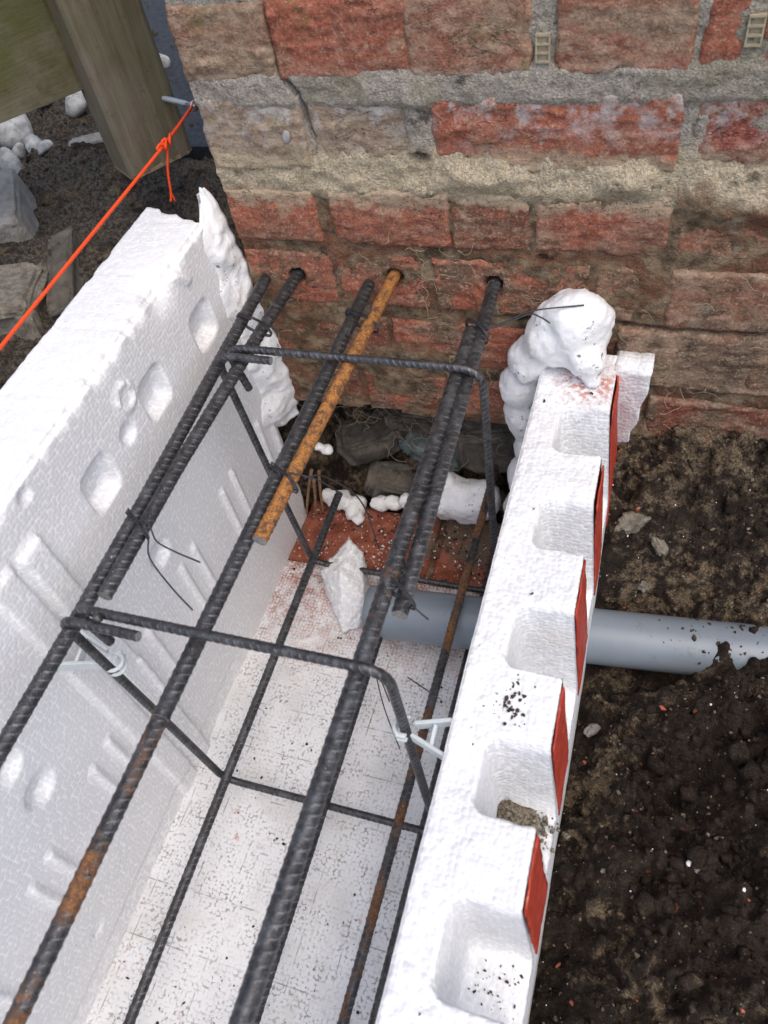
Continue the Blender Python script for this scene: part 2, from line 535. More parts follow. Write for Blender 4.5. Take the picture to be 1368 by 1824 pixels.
M = dict(
    eps=mat_eps('bead_foam'), eps_cut=mat_eps('bead_foam_cut', cut=True), eps_floor=mat_eps('bead_foam_dirty', floor=True),
    foam=mat_foam(), brick=mat_brick(), mortar=mat_mortar(), soil=mat_soil(), rebar=mat_rebar(),
    wire=mat_plain('tie_wire_steel', (.05, .05, .055), .5, .3, 200, metal=.5),
    pipe=mat_plain('grey_pvc', (.195, .23, .265), .32, .05, 25, .0004, .15, spec=.5, dirt=(.11, .09, .075), dirt_amt=.45),
    red=mat_plain('red_film', (.43, .05, .028), .55, .25, 60, .001, .4, dirt=(.68, .36, .25), dirt_amt=.5),
    spacer=mat_plain('pale_plastic', (.55, .60, .61), .4, .06, 60, .0004, .1),
    vent=mat_plain('beige_plastic', (.40, .34, .235), .6, .15, 120, .0006, .3, dirt=(.12, .09, .06), dirt_amt=.6),
    post=mat_wood('weathered_post_wood', (.22, .175, .127), (.12, .092, .064), .0),
    board=mat_wood('mossy_board_wood', (.12, .105, .05), (.07, .065, .03), .6),
    cutwood=mat_plain('sawn_end_grain', (.30, .22, .13), .85, .35, 160, .002, .6, dirt=(.06, .05, .035), dirt_amt=.8),
    stone=mat_plain('pale_pebble', (.36, .36, .345), .8, .4, 60, .0015, .4, dirt=(.10, .085, .065), dirt_amt=.8),
    concrete=mat_plain('grey_concrete', (.27, .258, .235), .9, .25, 60, .004, .9, dirt=(.14, .125, .10), dirt_amt=.6),
    sandstone=mat_plain('sandy_concrete', (.25, .222, .178), .95, .4, 90, .005, 1.0, dirt=(.12, .10, .075), dirt_amt=.7),
    stake=mat_plain('soiled_timber', (.10, .088, .07), .9, .35, 60, .003, .7),
    bitumen=mat_plain('wet_dark_paving', (.036, .038, .046), .6, .5, 120, .004, 1.0, dirt=(.03, .03, .03), dirt_amt=.7),
    string=mat_plain('orange_string', (.95, .085, .015), .6, .12, 700, .0006, .6),
    zinc=mat_plain('zinc_screw', (.52, .55, .58), .32, .12, 200, .0004, .3, metal=.85),
    barend=mat_plain('cut_bar_end', (.30, .29, .28), .6, .3, 300, .001, .4, metal=.4),
    root=mat_plain('pale_root', (.38, .31, .22), .9, .25, 150, .0006, .4),
    twig=mat_plain('dry_twig', (.23, .13, .07), .85, .3, 120, .001, .5),
    grit=mat_plain('sand_grit', (.17, .145, .108), .95, .75, 330, .001, .5),
    crumb=mat_plain('soil_crumb', (.055, .042, .031), .95, .5, 130, .002, .7, dirt=(.22, .17, .11), dirt_amt=.7),
    rubble=mat_plain('dirty_rubble', (.125, .11, .09), .9, .45, 40, .003, .8, dirt=(.03, .025, .02), dirt_amt=.9),
    slate=mat_plain('green_grey_slate', (.13, .17, .165), .6, .35, 50, .002, .5, dirt=(.03, .03, .03), dirt_amt=.8),
    redgrit=mat_plain('brick_chip', (.40, .11, .06), .9, .3, 150, .001, .5),
)

# ------------------------------------------------------------------ ground
WALL_L = -.459          # left corner of the wall
def pipe_y(x): return -.193 + .079 * x
PIPE_Z, PIPE_R = .065, .0345

def ground_z(x, y):
    # right-hand bank: high at the wall, hollow at the pipe, lumpy in front
    zr = .085 + .155 * sstep(-.15, -.005, y) + .02 * sstep(-.3, -.6, y)
    zr = zr - .055 * sstep(.05, -.02, x) * sstep(-.10, -.25, y)
    zr = zr + .045 * sstep(.06, .2, x) * sstep(-.22, -.3, y)
    zr = zr + .030 * fbm(x * 11, y * 11, 0, 4, 3) + .018 * fbm(x * 42, y * 42, 0, 4, 8, .6) + .010 * np.abs(fbm(x * 85, y * 85, 0, 4, 21, .6)) * sstep(-.2, .5, fbm(x * 9, y * 9, 5, 2, 22))
    zr = zr + .020 * (1 - np.abs(fbm(x * 21, y * 21, 7, 3, 24))) ** 2 * sstep(.01, .06, x) * sstep(-.22, -.30, y) * sstep(-.75, -.5, y) - .008 * sstep(.01, .06, x) * sstep(-.22, -.3, y)
    d = np.abs(y - pipe_y(x))
    hollow = sstep(.085, .04, d) * sstep(.125, .06, x + .25 * (y - pipe_y(x)))
    zr = zr * (1 - hollow) + np.minimum(zr, .012 + .006 * fbm(x*60, y*60, 0, 3, 4)) * hollow
    # left-hand ground and the slot along the foam board
    zl = .43 + .02 * fbm(x * 9, y * 9, 0, 4, 31) + .008 * fbm(x * 48, y * 48, 0, 4, 33) + .003 * np.abs(fbm(x * 150, y * 150, 0, 3, 35))
    dl = -.568 - x
    slot = sstep(.075, .0, dl + .018 * fbm(x * 14, y * 14, 1, 3, 40)) * sstep(.16, .02, y)
    zl = zl - .30 * slot
    zl = zl - .05 * sstep(.14, .03, dl) * sstep(.2, .0, y)
    # pit under the formwork
    zp = -.16 + .01 * fbm(x * 20, y * 20, 0, 3, 50)
    # bank inside the hole under the wall
    zc = -.02 + .16 * sstep(.0, .13, y) + .02 * fbm(x * 22, y * 22, 0, 4, 60) + .006 * fbm(x * 90, y * 90, 0, 3, 61)
    z = np.where(y > -.004, zc, zp)
    wl = sstep(-.548, -.562, x)
    wl2 = np.where(y > .0, sstep(WALL_L + .006, WALL_L - .006, x), wl)
    z = z * (1 - wl2) + zl * wl2
    wr = np.where(y > .004, sstep(-.06, -.04, x), sstep(-.045, -.032, x))
    z = z * (1 - wr) + np.where(y > .004, .2, zr) * wr
    far = sstep(1.2, 6, np.hypot(x, y))
    return z * (1 - far) + .40 * far

def axis(*segs):
    out = []
    for a, b_, st in segs:
        out.append(np.arange(a, b_ - st * .25, st))
    out.append([segs[-1][1]])
    return np.concatenate(out)

gx = np.concatenate([[-60, -25, -10, -5, -3, -2.2, -1.7], axis((-1.4, -1.1, .04), (-1.1, -.56, .0042), (-.56, -.44, .004), (-.44, -.06, .0055), (-.06, .24, .0021), (.24, .6, .012), (.6, 1.4, .08)), [2, 3, 5, 10, 25, 60]])
gy = np.concatenate([[-60, -25, -10, -5, -3, -2], axis((-1.5, -.76, .03), (-.76, .02, .0024), (.02, .5, .0045), (.5, .95, .008), (.95, 1.5, .05)), [2, 3, 5, 10, 25, 60]])
GX, GY = np.meshgrid(gx, gy, indexing='ij')
GZ = ground_z(GX, GY)
soil = mesh_obj('ground_soil', np.stack([GX, GY, GZ], -1).reshape(-1, 3), quads(len(gx), len(gy)), M['soil'])
tag(soil, 'dark brown garden soil with sandy patches around the foundation trench', 'soil', kind='structure')

pg = [(-.475, .25), (-.475, 2.2), (-1.9, 2.2), (-1.07, .82), (-.70, .25)]
v = np.array([(x, y, .30) for x, y in pg] + [(x, y, .452) for x, y in pg])
f = [[0, 1, 2, 3, 4], [9, 8, 7, 6, 5]] + [[k, (k+1) % 5 + 0, (k+1) % 5 + 5, k + 5][::-1] for k in range(5)]
pave = mesh_obj('paving', v, f, M['bitumen'], smooth=False); fix_normals(pave)
tag(pave, 'wet blue-black paving strip beside the wall corner behind the post', 'paving', kind='structure')

# ------------------------------------------------------------------ brick wall
wall = empty('brick_wall', (.2, .05, .2))
tag(wall, 'weathered red brick house wall with sandy mortar above the trench', 'wall')
PITCH = .0857
HOLES = [(-.397, .434), (-.279, .4375), (-.167, .4365)]
def crack_x(z): return np.interp(z, [.56, .597, .615, .640, .657, .69, .72, .9], [-.338, -.3385, -.3435, -.3475, -.3585, -.3590, -.3625, -.362])

def brick_geo(x0, x1, z0, z1, proud, seed, step=.0022, rough=1.0, depth=.1, cleft=1.0):
    nx = max(6, int((x1 - x0) / step)); nz = max(6, int((z1 - z0) / step))
    u = np.linspace(0, 1, nx + 1); w = np.linspace(0, 1, nz + 1)
    U, W = np.meshgrid(u, w, indexing='ij')
    X = x0 + U * (x1 - x0); Z = z0 + W * (z1 - z0)
    ed = np.minimum(np.minimum(U, 1 - U) * (x1 - x0), np.minimum(W, 1 - W) * (z1 - z0))
    # wandering outline
    X = X + .0014 * fbm(X * 30 + seed, Z * 60, seed, 3, seed) * np.clip(1 - ed / .012, 0, 1)
    Z = Z + .0014 * fbm(X * 45, Z * 30 + seed, seed, 3, seed + 5) * np.clip(1 - ed / .012, 0, 1)
    n = .0008 * fbm(X * 22, Z * 40, seed, 5, seed + 1) * rough
    t = fbm(X * 15 + .6 * fbm(X * 30, Z * 30, 3, 2, 9), Z * 48, seed * .7, 4, seed + 2)
    n = n + cleft * .0010 * (sstep(-.05, .02, t) + sstep(.32, .36, t) - .8)
    n = n + .0008 * fbm(X * 160, Z * 160, seed, 3, seed + 3)
    rnd = .003
    y = -proud - n + rnd * np.clip(1 - ed / .004, 0, 1) ** 2 * (1 + .6 * fbm(X * 70, Z * 70, seed, 2, seed + 4))
    # chipped corners and arrises
    chip = sstep(.25, .75, fbm(X * 26, Z * 26, seed + 3, 3, seed + 8)) * np.clip(1 - ed / .014, 0, 1)
    y = y + chip * .004
    for hx, hz in HOLES:
        y = y + .05 * sstep(.0100, .0086, np.hypot(X - hx, Z - hz))
    front = np.stack([X, y, Z], -1).reshape(-1, 3)
    nv = nz + 1
    F = quads(nx + 1, nv, False).tolist()
    loop = [i * nv for i in range(nx + 1)] + [nx * nv + j for j in range(1, nv)] + [i * nv + nz for i in range(nx - 1, -1, -1)] + [j for j in range(nz - 1, 0, -1)]
    back = front[loop].copy(); back[:, 1] = depth
    b0 = len(front); L = len(loop)
    for k in range(L):
        k2 = (k + 1) % L
        F.append([loop[k2], loop[k], b0 + k, b0 + k2])
    return np.concatenate([front, back]), F

RED = (.42, .135, .082); ORA = (.40, .165, .105); DRK = (.25, .078, .046); BRN = (.30, .185, .12); GRY = (.34, .29, .24); PUR = (.34, .085, .06)
def row_z(k):            # bottom of the k-th course below the top one in view
    return .657 - k * PITCH
BRICKS = [
    # course, x0, x1, colour, weathering, proud, cleft, z0 offset, height
    (-1, -.459, -.245, ORA, .6, .001, 1, 0, .060), (-1, -.235, -.02, RED, .5, .000, 1, 0, .060), (-1, -.008, .21, ORA, .5, .001, 1, 0, .060),
    (-2, -.459, -.352, RED, .5, .001, 1, 0, .060), (-2, -.34, -.125, ORA, .6, .000, 1, 0, .060), (-2, -.115, .10, RED, .5, .001, 1, 0, .060), (-2, .112, .33, RED, .5, .001, 1, 0, .060),
    (0, -.459, -.3625, (.36, .18, .12), .68, .004, 1.6, 0, .060), (0, -.3575, -.232, RED, .40, .003, 1.4, 0, .061), (0, -.2315, -.128, (.40, .16, .10), .58, .002, .7, 0, .060),
    (0, -.1045, -.001, RED, .62, .002, .7, 0, .060), (0, .009, .036, RED, .40, .000, .6, .004, .055), (0, .052, .16, RED, .5, .002, .8, 0, .06),
    (1, -.459, -.3475, GRY, .80, .003, 1.2, -.004, .064), (1, -.3385, -.243, GRY, .85, -.001, .8, 0, .060), (1, -.2195, .000, RED, .36, .001, 1.3, -.003, .064),
    (1, .013, .155, PUR, .55, -.001, 1.0, -.002, .060),
    (2, -.459, -.357, RED, .28, .002, .8, -.004, .056), (2, -.337, -.212, RED, .36, .002, 1.0, -.004, .058), (2, -.206, -.131, DRK, .55, .001, 1.0, -.004, .056),
    (2, -.121, .001, RED, .48, .000, 1.0, -.004, .054), (2, .012, .165, (.36, .15, .09), .55, -.002, .6, -.004, .056),
    (3, -.459, -.352, RED, .14, .002, .8, 0, .062), (3, -.346, -.243, RED, .40, .000, 1.1, 0, .061), (3, -.232, -.070, (.44, .135, .075), .26, .001, 1.2, 0, .060),
    (3, -.060, .005, (.36, .16, .10), .6, .000, 1.0, 0, .060), (3, .014, .165, (.34, .15, .09), .60, .003, .6, 0, .062),
    (4, -.459, -.405, DRK, .5, .001, 1.0, 0, .060), (4, -.395, -.300, DRK, .45, .000, 1.0, 0, .061), (4, -.290, -.135, RED, .42, .001, 1.2, 0, .06),
    (4, -.125, -.045, DRK, .5, .001, 1.0, 0, .060), (4, -.036, .150, (.30, .17, .11), .66, .004, .7, -.001, .073),
    (5, -.459, -.352, DRK, .5, .000, 1.0, 0, .060), (5, -.340, -.236, RED, .40, .001, 1.1, 0, .060), (5, -.226, -.10, RED, .36, .002, 1.1, .004, .056),
    (5, -.09, .000, DRK, .5, .001, 1.0, 0, .060), (5, .010, .16, DRK, .6, .001, 1.0, 0, .060),
]
for i, (k, x0, x1, c, w, pr, cl, dz, h) in enumerate(BRICKS):
    z0 = row_z(k) + dz
    if k == 0: z0 -= .006; h += .006
    if k >= 1: z0 -= .003; h += .006
    if k >= 0 and h < .07: x0 -= .002 * (x0 > -.45); x1 += .002
    v, f = brick_geo(x0, x1, z0, z0 + h, pr, 3 + i, cleft=cl)
    o = mesh_obj('brick', v, f, M['brick'], wall)
    o.color = (*c, w - (.10 if k >= 2 else .06))
for k in range(-3, 6):           # the wall goes on to the right, outside the picture
    x = .17 + (.05 if k % 2 else 0)
    if k == -2: x = .342
    if k == -1: x = .222
    if k == -3:
        x = -.459
    while x < .75:
        v, f = brick_geo(x, x + .21, row_z(k), row_z(k) + .06, .001, 300 + k * 13 + int(x * 100), step=.006)
        o = mesh_obj('brick', v, f, M['brick'], wall)
        o.color = (*random.choice([RED, ORA, DRK, BRN]), random.uniform(.3, .7))
        x += .222

# mortar: one rough sheet behind the brick faces, open at the hole under the wall
mx = axis((-.457, .18, .0026), (.18, .78, .02)); mz = axis((-.05, .2, .006), (.2, .73, .0026), (.73, 1.0, .01))
MX, MZ = np.meshgrid(mx, mz, indexing='ij')
gy_ = .0022 + .0018 * fbm(MX * 30, MZ * 30, 0, 4, 70) + .0012 * fbm(MX * 150, MZ * 150, 0, 3, 71)
j12 = sstep(.622, .632, MZ) * sstep(.664, .652, MZ)          # flush grey pointing
gy_ = gy_ - .0048 * j12
jv = sstep(-.245, -.241, MX) * sstep(-.216, -.221, MX) * sstep(.55, .58, MZ) * sstep(.66, .63, MZ)
gy_ = gy_ - .004 * jv
j23 = np.exp(-((MZ - .556) / .016) ** 2)                      # sandy squeeze-out
gy_ = gy_ - j23 * (.0050 + .0065 * np.clip(fbm(MX * 26, MZ * 34, 2, 4, 73), -.8, 1.2))
j23r = np.exp(-((MZ - .532) / .014) ** 2) * sstep(.0, .03, MX)
gy_ = gy_ - j23r * (.008 + .006 * fbm(MX * 30, MZ * 30, 4, 4, 79))
low = sstep(.5, .44, MZ)
gy_ = gy_ - low * .0050 * np.clip(fbm(MX * 17, MZ * 22, 5, 5, 74) + .25, -.3, 1.3)
cr = np.exp(-((MX - crack_x(MZ)) / .0026) ** 2) * sstep(.59, .60, MZ) * sstep(.75, .72, MZ)
gy_ = gy_ + .02 * cr
gap = sstep(-.17, -.15, MX) * np.exp(-((MZ - (.393 + .003 * fbm(MX * 20, 0, 0, 2, 77))) / .0032) ** 2)
gy_ = gy_ + .016 * gap
for cx_, cz_, r_ in ((-.233, .578, .010), (.118, .452, .014), (-.116, .470, .008)):
    gy_ = gy_ + .02 * sstep(r_, r_ * .5, np.hypot(MX - cx_, (MZ - cz_) * 1.6) + .004 * fbm(MX * 80, MZ * 80, 0, 2, 78))
for hx, hz in HOLES:
    gy_ = gy_ + .05 * sstep(.0100, .0086, np.hypot(MX - hx, MZ - hz))
Vm = np.stack([MX, gy_, MZ], -1).reshape(-1, 3)
Fm = quads(len(mx), len(mz))
cen = Vm[Fm].mean(1)
open_ = (cen[:, 0] < -.05) & (cen[:, 2] < .232 + .006 * fbm(cen[:, 0] * 30, 0, 0, 3, 75))
mo = mesh_obj('mortar', Vm, Fm[~open_], M['mortar'], wall)
parts = [box_geo(WALL_L + .003, .78, .095, .22, .226, 1.0), box_geo(WALL_L + .003, .78, .02, .1, .985, 1.0), box_geo(WALL_L + .002, WALL_L + .012, .006, .1, .226, .985)]
core = mesh_obj('wall_core', *merge(parts), M['mortar'], wall, smooth=False)
# lintel strip of pale mortar that shows under the lowest course
v, f = brick_geo(-.30, -.13, .222, .236, .004, 81, depth=.06, cleft=.5)
o = mesh_obj('mortar_strip', v, f, M['mortar'], wall)

def vent(x, z):
    P = []
    P.append(box_geo(x - .0062, x + .0062, -.002, .03, z - .0105, z - .0085))
    for k in range(3):
        zz = z - .0085 + k * .0068
        P.append(box_geo(x - .0062, x - .0047, -.002, .03, zz, zz + .0068))
        P.append(box_geo(x + .0047, x + .0062, -.002, .03, zz, zz + .0068))
        P.append(box_geo(x - .0062, x + .0062, -.0024, .03, zz + .0052, zz + .0069))
        P.append(box_geo(x - .0047, x + .0047, .0006, .03, zz, zz + .0052))
    return merge(P)
for x, z, lab in ((-.1165, .672, 'beige plastic weep vent in the joint nearer the crack'), (.0435, .680, 'beige plastic weep vent near the picture right edge')):
    o = mesh_obj('weep_vent', *vent(x, z), M['vent'], wall, smooth=False)
    o['label'] = lab

# red brick ledge at the foot of the wall, floor of the trench end
ledge = empty('brick_ledge', (-.31, -.055, -.06))
tag(ledge, 'red brick footing ledge below the wall, dusted with white crumbs', 'ledge')
def ledge_brick(x0, x1, seed, step=.003):
    nx = int((x1-x0)/step); ny = int(.115/step)
    U, W = np.meshgrid(np.linspace(x0, x1, nx+1), np.linspace(-.118, -.002, ny+1), indexing='ij')
    ed = np.minimum(np.minimum(U-x0, x1-U), np.minimum(W+.118, -.002-W))
    Z = .004 + .0025*fbm(U*25, W*25, seed, 4, seed) + .001*fbm(U*140, W*140, 0, 3, seed+1) - .005*np.clip(1-ed/.006, 0, 1)**2
    Z = Z + .012 * sstep(-.04, .0, W) * sstep(-.30, -.26, U)
    V = np.stack([U, W, Z], -1).reshape(-1, 3)
    nv = ny+1
    F = quads(nx+1, nv).tolist()
    loop = [i*nv for i in range(nx+1)] + [nx*nv+j for j in range(1, nv)] + [i*nv+ny for i in range(nx-1, -1, -1)] + [j for j in range(ny-1, 0, -1)]
    B = V[loop].copy(); B[:, 2] = -.06
    b0 = len(V); L = len(loop)
    F += [[loop[(k+1) % L], loop[k], b0+k, b0+(k+1) % L] for k in range(L)]
    return np.concatenate([V, B]), F
def mat_ledge():
    b = NB('dusty_ledge_brick')
    fine = b.noise(420, 3, .75); mid = b.noise(55, 5, .65); x, y, z = b.xyz()
    c = b.mix(b.ramp(mid, .35, .65), (.21, .062, .036), (.37, .125, .08))
    sl = b.ramp(b.add(b.noise(18, 5, .65), b.mul(b.ramp(b.add(x, y), -.36, -.22), .22)), .56, .68)
    c = b.mix(b.mul(sl, .85), c, b.mix(fine, (.05, .04, .03), (.26, .21, .15)))
    c = b.mix(b.mul(b.ramp(b.noise(40, 4, .7), .60, .68), .8), c, (.05, .035, .028))
    wv = b.mul(b.ramp(b.voro(150, 'F1', 1), .22, .14), b.ramp(b.noise(28, 3), .45, .62))
    c = b.mix(b.mul(wv, .85), c, (.68, .64, .60))
    c = b.mix(b.mul(b.ramp(fine, .60, .70), .4), c, (.52, .40, .32))
    n = b.bump(b.noise(380, 3, .7), .002, .7); n = b.bump(b.noise(110, 5, .7), .004, .6, n)
    return b.done(c, .95, n, spec=.15)
M['ledge'] = mat_ledge()
for x0, x1, s in ((-.478, -.262, 401), (-.254, -.04, 402)):
    o = mesh_obj('brick', *ledge_brick(x0, x1, s), M['ledge'], ledge)
o = mesh_obj('mortar', *box_geo(-.2625, -.2535, -.112, -.006, -.06, -.001), M['mortar'], ledge, smooth=False)

# ------------------------------------------------------------------ foam formwork
# base slab: dirty bead foam floor of the trench
bx = axis((-.50, -.105, .004)); by = np.concatenate([[-1.6, -1.2, -.95], axis((-.8, -.121, .004))])
BX, BY = np.meshgrid(bx, by, indexing='ij')
BZ = .0009 * fbm(BX * 40, BY * 40, 0, 3, 90)
BZ = BZ - .0012 * np.exp(-(((BX + .3) % .097 - .0485) / .0016) ** 2) * .6
v = np.stack([BX, BY, BZ], -1).reshape(-1, 3); f = quads(len(bx), len(by)).tolist()
v2, f2 = box_geo(-.50, -.105, -1.6, -.1212, -.14, -.004)
base = mesh_obj('foam_slab', *merge([(v, f), (v2, f2)]), M['eps_floor'])
tag(base, 'dirt-specked white bead foam slab forming the trench floor', 'foam slab')

# left board: profile swept along the trench, inner face carries dimples, ribs and a joint
def left_board():
    sec = []
    for z in np.concatenate([np.linspace(0, .50, 168), np.linspace(.503, .513, 5)]): sec.append((-.478, z, 0))
    for a in np.linspace(.15, 1, 5): sec.append((-.478 - .005 * math.sin(a * math.pi / 2), .518 - .005 * math.cos(a * math.pi / 2), 1))
    for x in np.linspace(-.486, -.558, 26): sec.append((x, .518, 2))
    for a in np.linspace(.2, 1, 4): sec.append((-.560 - .005 * math.sin(a * math.pi / 2), .513 + .005 * math.cos(a * math.pi / 2), 3))
    for z in np.linspace(.50, 0, 40): sec.append((-.565, z, 4))
    sec = np.array(sec)
    ys = np.concatenate([np.linspace(0, 1, 5)[1:] * 0, axis((0, .76, .0028)), [.8, .9, 1.1, 1.35, 1.6]])[4:]
    S, Yv = np.meshgrid(np.arange(len(sec)), ys, indexing='ij')
    X = sec[S, 0].copy(); Z = sec[S, 1].copy(); K = sec[S, 2]
    # end of the board is broken off a little askew
    end = -.004 - .026 * np.clip((X + .565) / .087, 0, 1) + .004 * fbm(X * 60, Z * 40, 0, 3, 100)
    Y = end - Yv * (1 - (-end) / 1.6)
    d = np.zeros_like(X)                         # inward depth (+ = into the board)
    inner = (K <= 1).astype(float)
    for cy, cz in ((-.095, .431), (-.211, .438), (-.331, .433), (-.695, .437)):
        a = (Y - cy); c = (Z - cz)
        q = (np.abs(a / .0225) ** 5 + np.abs(c / .0235) ** 5) ** (1 / 5)
        d += .017 * sstep(1.08, .78, q) * np.clip(.42 + .58 * (.022 - c) / .040, 0.0, 1)
    for cy, cz, r, h in ((-.271, .440, .014, .010), (-.318, .297, .020, .013), (-.583, .343, .021, .014), (-.580, .285, .021, .014), (-.404, .503, .009, .006), (-.105, .372, .007, -.004), (-.66, .07, .012, .003), (-.44, .03, .010, .002)):
        q = np.hypot(Y - cy, Z - cz) / r
        d += h * sstep(1.0, .55, q) * np.clip((r * 1.1 - (Z - cz)) / (2 * r), .05, 1)
    q = np.hypot(Y + .252, Z - .470)
    d += -.003 * np.exp(-((q - .013) / .0035) ** 2) * (1 + .7 * fbm(Y * 200, Z * 200, 0, 2, 102))
    # short paired ribs
    for k in range(7):
        for off in (0, -.031):
            cy = -.040 - .1165 * k + off
            rib = np.exp(-((Y - cy) / .0045) ** 2) * sstep(.150, .158, Z) * sstep(.252 if k < 4 else .226, .245 if k < 4 else .219, Z)
            d -= .0048 * rib
    # panel joint: stepped vertical bands
    st = sstep(-.418, -.421, Y) * sstep(-.449, -.446, Y) * sstep(.475, .462, Z)
    d -= .0065 * st
    st2 = sstep(-.455, -.458, Y) * sstep(-.489, -.483, Y) * sstep(.478, .468, Z)
    d -= .0045 * st2
    d += .004 * np.exp(-((Y + .452) / .0022) ** 2) * sstep(.48, .46, Z)
    slot = np.exp(-((np.abs(Y + .10 + .8 * (Z - .497)) - .0) / .006) ** 2) * sstep(.482, .488, Z) * sstep(.512, .506, Z)
    d -= .004 * slot
    d += .0025 * sstep(.035, .028, Z) * sstep(-.30, -.33, Y)
    X = X - d * inner
    # beads torn from the inner top arris
    tear = np.clip(fbm(Y * 55, 0, 0, 3, 110) + .25, 0, 1.4)
    near = np.exp(-(((X + .478) ** 2 + (Z - .518) ** 2) / .009 ** 2))
    X = X - .0048 * near * tear * (K <= 2); Z = Z - .0048 * near * tear
    big = np.exp(-((Y + .142) / .022) ** 2) * np.exp(-(((X + .478) ** 2 + (Z - .518) ** 2) / .022 ** 2))
    X = X - .010 * big; Z = Z - .010 * big
    near2 = np.exp(-(((X + .565) ** 2 + (Z - .518) ** 2) / .007 ** 2))
    X = X + .003 * near2 * np.clip(fbm(Y * 60, 3, 0, 3, 112), 0, 1)
    # saw marks across the top and small surface noise
    top = (K == 2)
    for yy in (-.03, -.125, -.21, -.305): Z = Z - top * .0015 * np.exp(-((Y - yy - .05 * (X + .52)) / .0014) ** 2)
    nz_ = .0005 * (K > 0) * fbm(X * 180, Y * 180, Z * 180, 2, 114)
    X = X + nz_ * (K != 2); Z = Z + nz_ * (K == 2)
    V = np.stack([X, Y, Z], -1).reshape(-1, 3)
    ny = len(ys)
    F = quads(len(sec), ny, True).tolist()
    F.append([i * ny for i in range(len(sec))][::-1])
    F.append([i * ny + ny - 1 for i in range(len(sec))])
    return V, F
lb = mesh_obj('foam_board', *left_board(), M['eps'])
fix_normals(lb)
tag(lb, 'tall white bead foam board with square dimples left of the rebar', 'foam board', 'foam boards of the trench formwork')

# right board: lower, with deep moulded pockets open to the outer side
TOPZ = .36
POCK = [(-.094, -.158), (-.219, -.277), (-.341, -.402), (-.464, -.524), (-.584, -.648), (-.708, -.770), (-.83, -.892)]
def right_board():
    us = np.linspace(0, 1, 48)
    ys = np.concatenate([axis((-.012, -.78, -.0019)) if False else np.arange(-.012, -.78, -.0019), [-.8, -.83, -.84, -.88, -.89, -.95, -1.2, -1.6]])
    U, Y = np.meshgrid(us, ys, indexing='ij')
    x_in = -.109
    X0 = x_in + U * .083
    dep = np.zeros_like(Y)
    for y1, y0 in POCK:
        cy = (y0 + y1) / 2; hy = (y1 - y0) / 2
        wob = .0012 * fbm(X0 * 50, Y * 50, cy, 2, 120)
        # corner-rounded pocket, inner side at x about -.077
        qx = np.clip((-.064 - X0) / .0135, 0, None); qy = np.clip((np.abs(Y - cy) - (hy - .012)) / .0125, 0, None)
        q = np.sqrt(qx ** 2 + qy ** 2) + wob * 40
        p = sstep(1.05, .62, q)
        flr = .150 - .02 * sstep(.62, .0, q) * 0
        dep = np.maximum(dep, flr * p)
    Z = TOPZ - dep
    xo = -.029 + (TOPZ - Z) / .15 * .009
    X = x_in + U * (xo - x_in)
    sh = .0022 * fbm(X * 22, Y * 22, 0, 3, 121) + .0005 * fbm(X * 130, Y * 130, 0, 3, 122)
    Z = Z + sh - .0035 * np.clip(1 - U / .05, 0, 1) ** 2 - .003 * np.clip(1 - (1 - U) / .04, 0, 1) ** 2 * (dep < .02)
    ny = len(ys)
    V = [np.stack([X, Y, Z], -1).reshape(-1, 3)]
    F = quads(len(us), ny, True).tolist()
    n0 = len(us) * ny
    # inner face and outer face skirts
    def skirt(col, zs, xf, flip):
        nonlocal n0
        base_i = col * ny + np.arange(ny)
        rows = [base_i]
        for z in zs:
            zz = np.minimum(Z[col] - .001, z)
            xx = xf(zz)
            V.append(np.stack([xx, Y[col], zz], -1)); rows.append(n0 + np.arange(ny)); n0 += ny
        for a, b_ in zip(rows[:-1], rows[1:]):
            for j in range(ny - 1):
                q = [a[j], a[j+1], b_[j+1], b_[j]]
                F.append(q[::-1] if flip else q)
    skirt(0, [.352, .30, .2, .1, 0.0, -.14], lambda z: np.full_like(z, x_in), False)
    skirt(len(us) - 1, [.20, .1, 0.0, -.14], lambda z: -.029 + np.clip((TOPZ - z) / .15, 0, 1.0) * .009, True)
    V = np.concatenate(V)
    # close the wall end
    e = np.array([(x_in, -.012, -.14), (-.020, -.012, -.14), (-.020, -.012, .2), (-.029, -.012, .357), (x_in, -.012, .357)])
    k = len(V); V = np.concatenate([V, e]); F.append([k, k+1, k+2, k+3, k+4])
    # lip at the wall end: a tapering flange on the outer side
    zs = np.linspace(.13, .361, 30); xs = np.linspace(0, 1, 14)
    A, Bz = np.meshgrid(xs, zs, indexing='ij')
    wob = .0025 * fbm(A * 3, Bz * 60, 0, 3, 131)
    xr = np.interp(Bz, [.13, .2, .30, .361], [-.022, -.012, .000, .008]) + wob * A
    FX = -.032 + A * (xr + .032)
    FY = -.034 + .018 * sstep(.34, .20, Bz) + .001 * fbm(FX * 90, 0, Bz * 90, 2, 132)
    topw = .0015 * fbm(FX * 120, 1, 0, 3, 133)
    FZ = Bz + np.where(Bz > .355, topw, 0)
    vf = np.stack([FX, FY, FZ], -1).reshape(-1, 3); vb = vf + np.array([0, .036, 0])
    nn = len(zs); m_ = len(xs)
    ff = quads(m_, nn, False).tolist() + (quads(m_, nn, True) + len(vf)).tolist()
    loop = [i*nn for i in range(m_)] + [(m_-1)*nn + j for j in range(1, nn)] + [i*nn + nn-1 for i in range(m_-2, -1, -1)] + [j for j in range(nn-2, 0, -1)]
    for a in range(len(loop)):
        b_ = (a+1) % len(loop); ff.append([loop[b_], loop[a], loop[a]+len(vf), loop[b_]+len(vf)])
    return merge([(V, F), (np.concatenate([vf, vb]), ff)])
rb = mesh_obj('foam_board', *right_board(), M['eps_cut'])
tag(rb, 'low white bead foam board with deep pockets beside the soil', 'foam board', 'foam boards of the trench formwork')
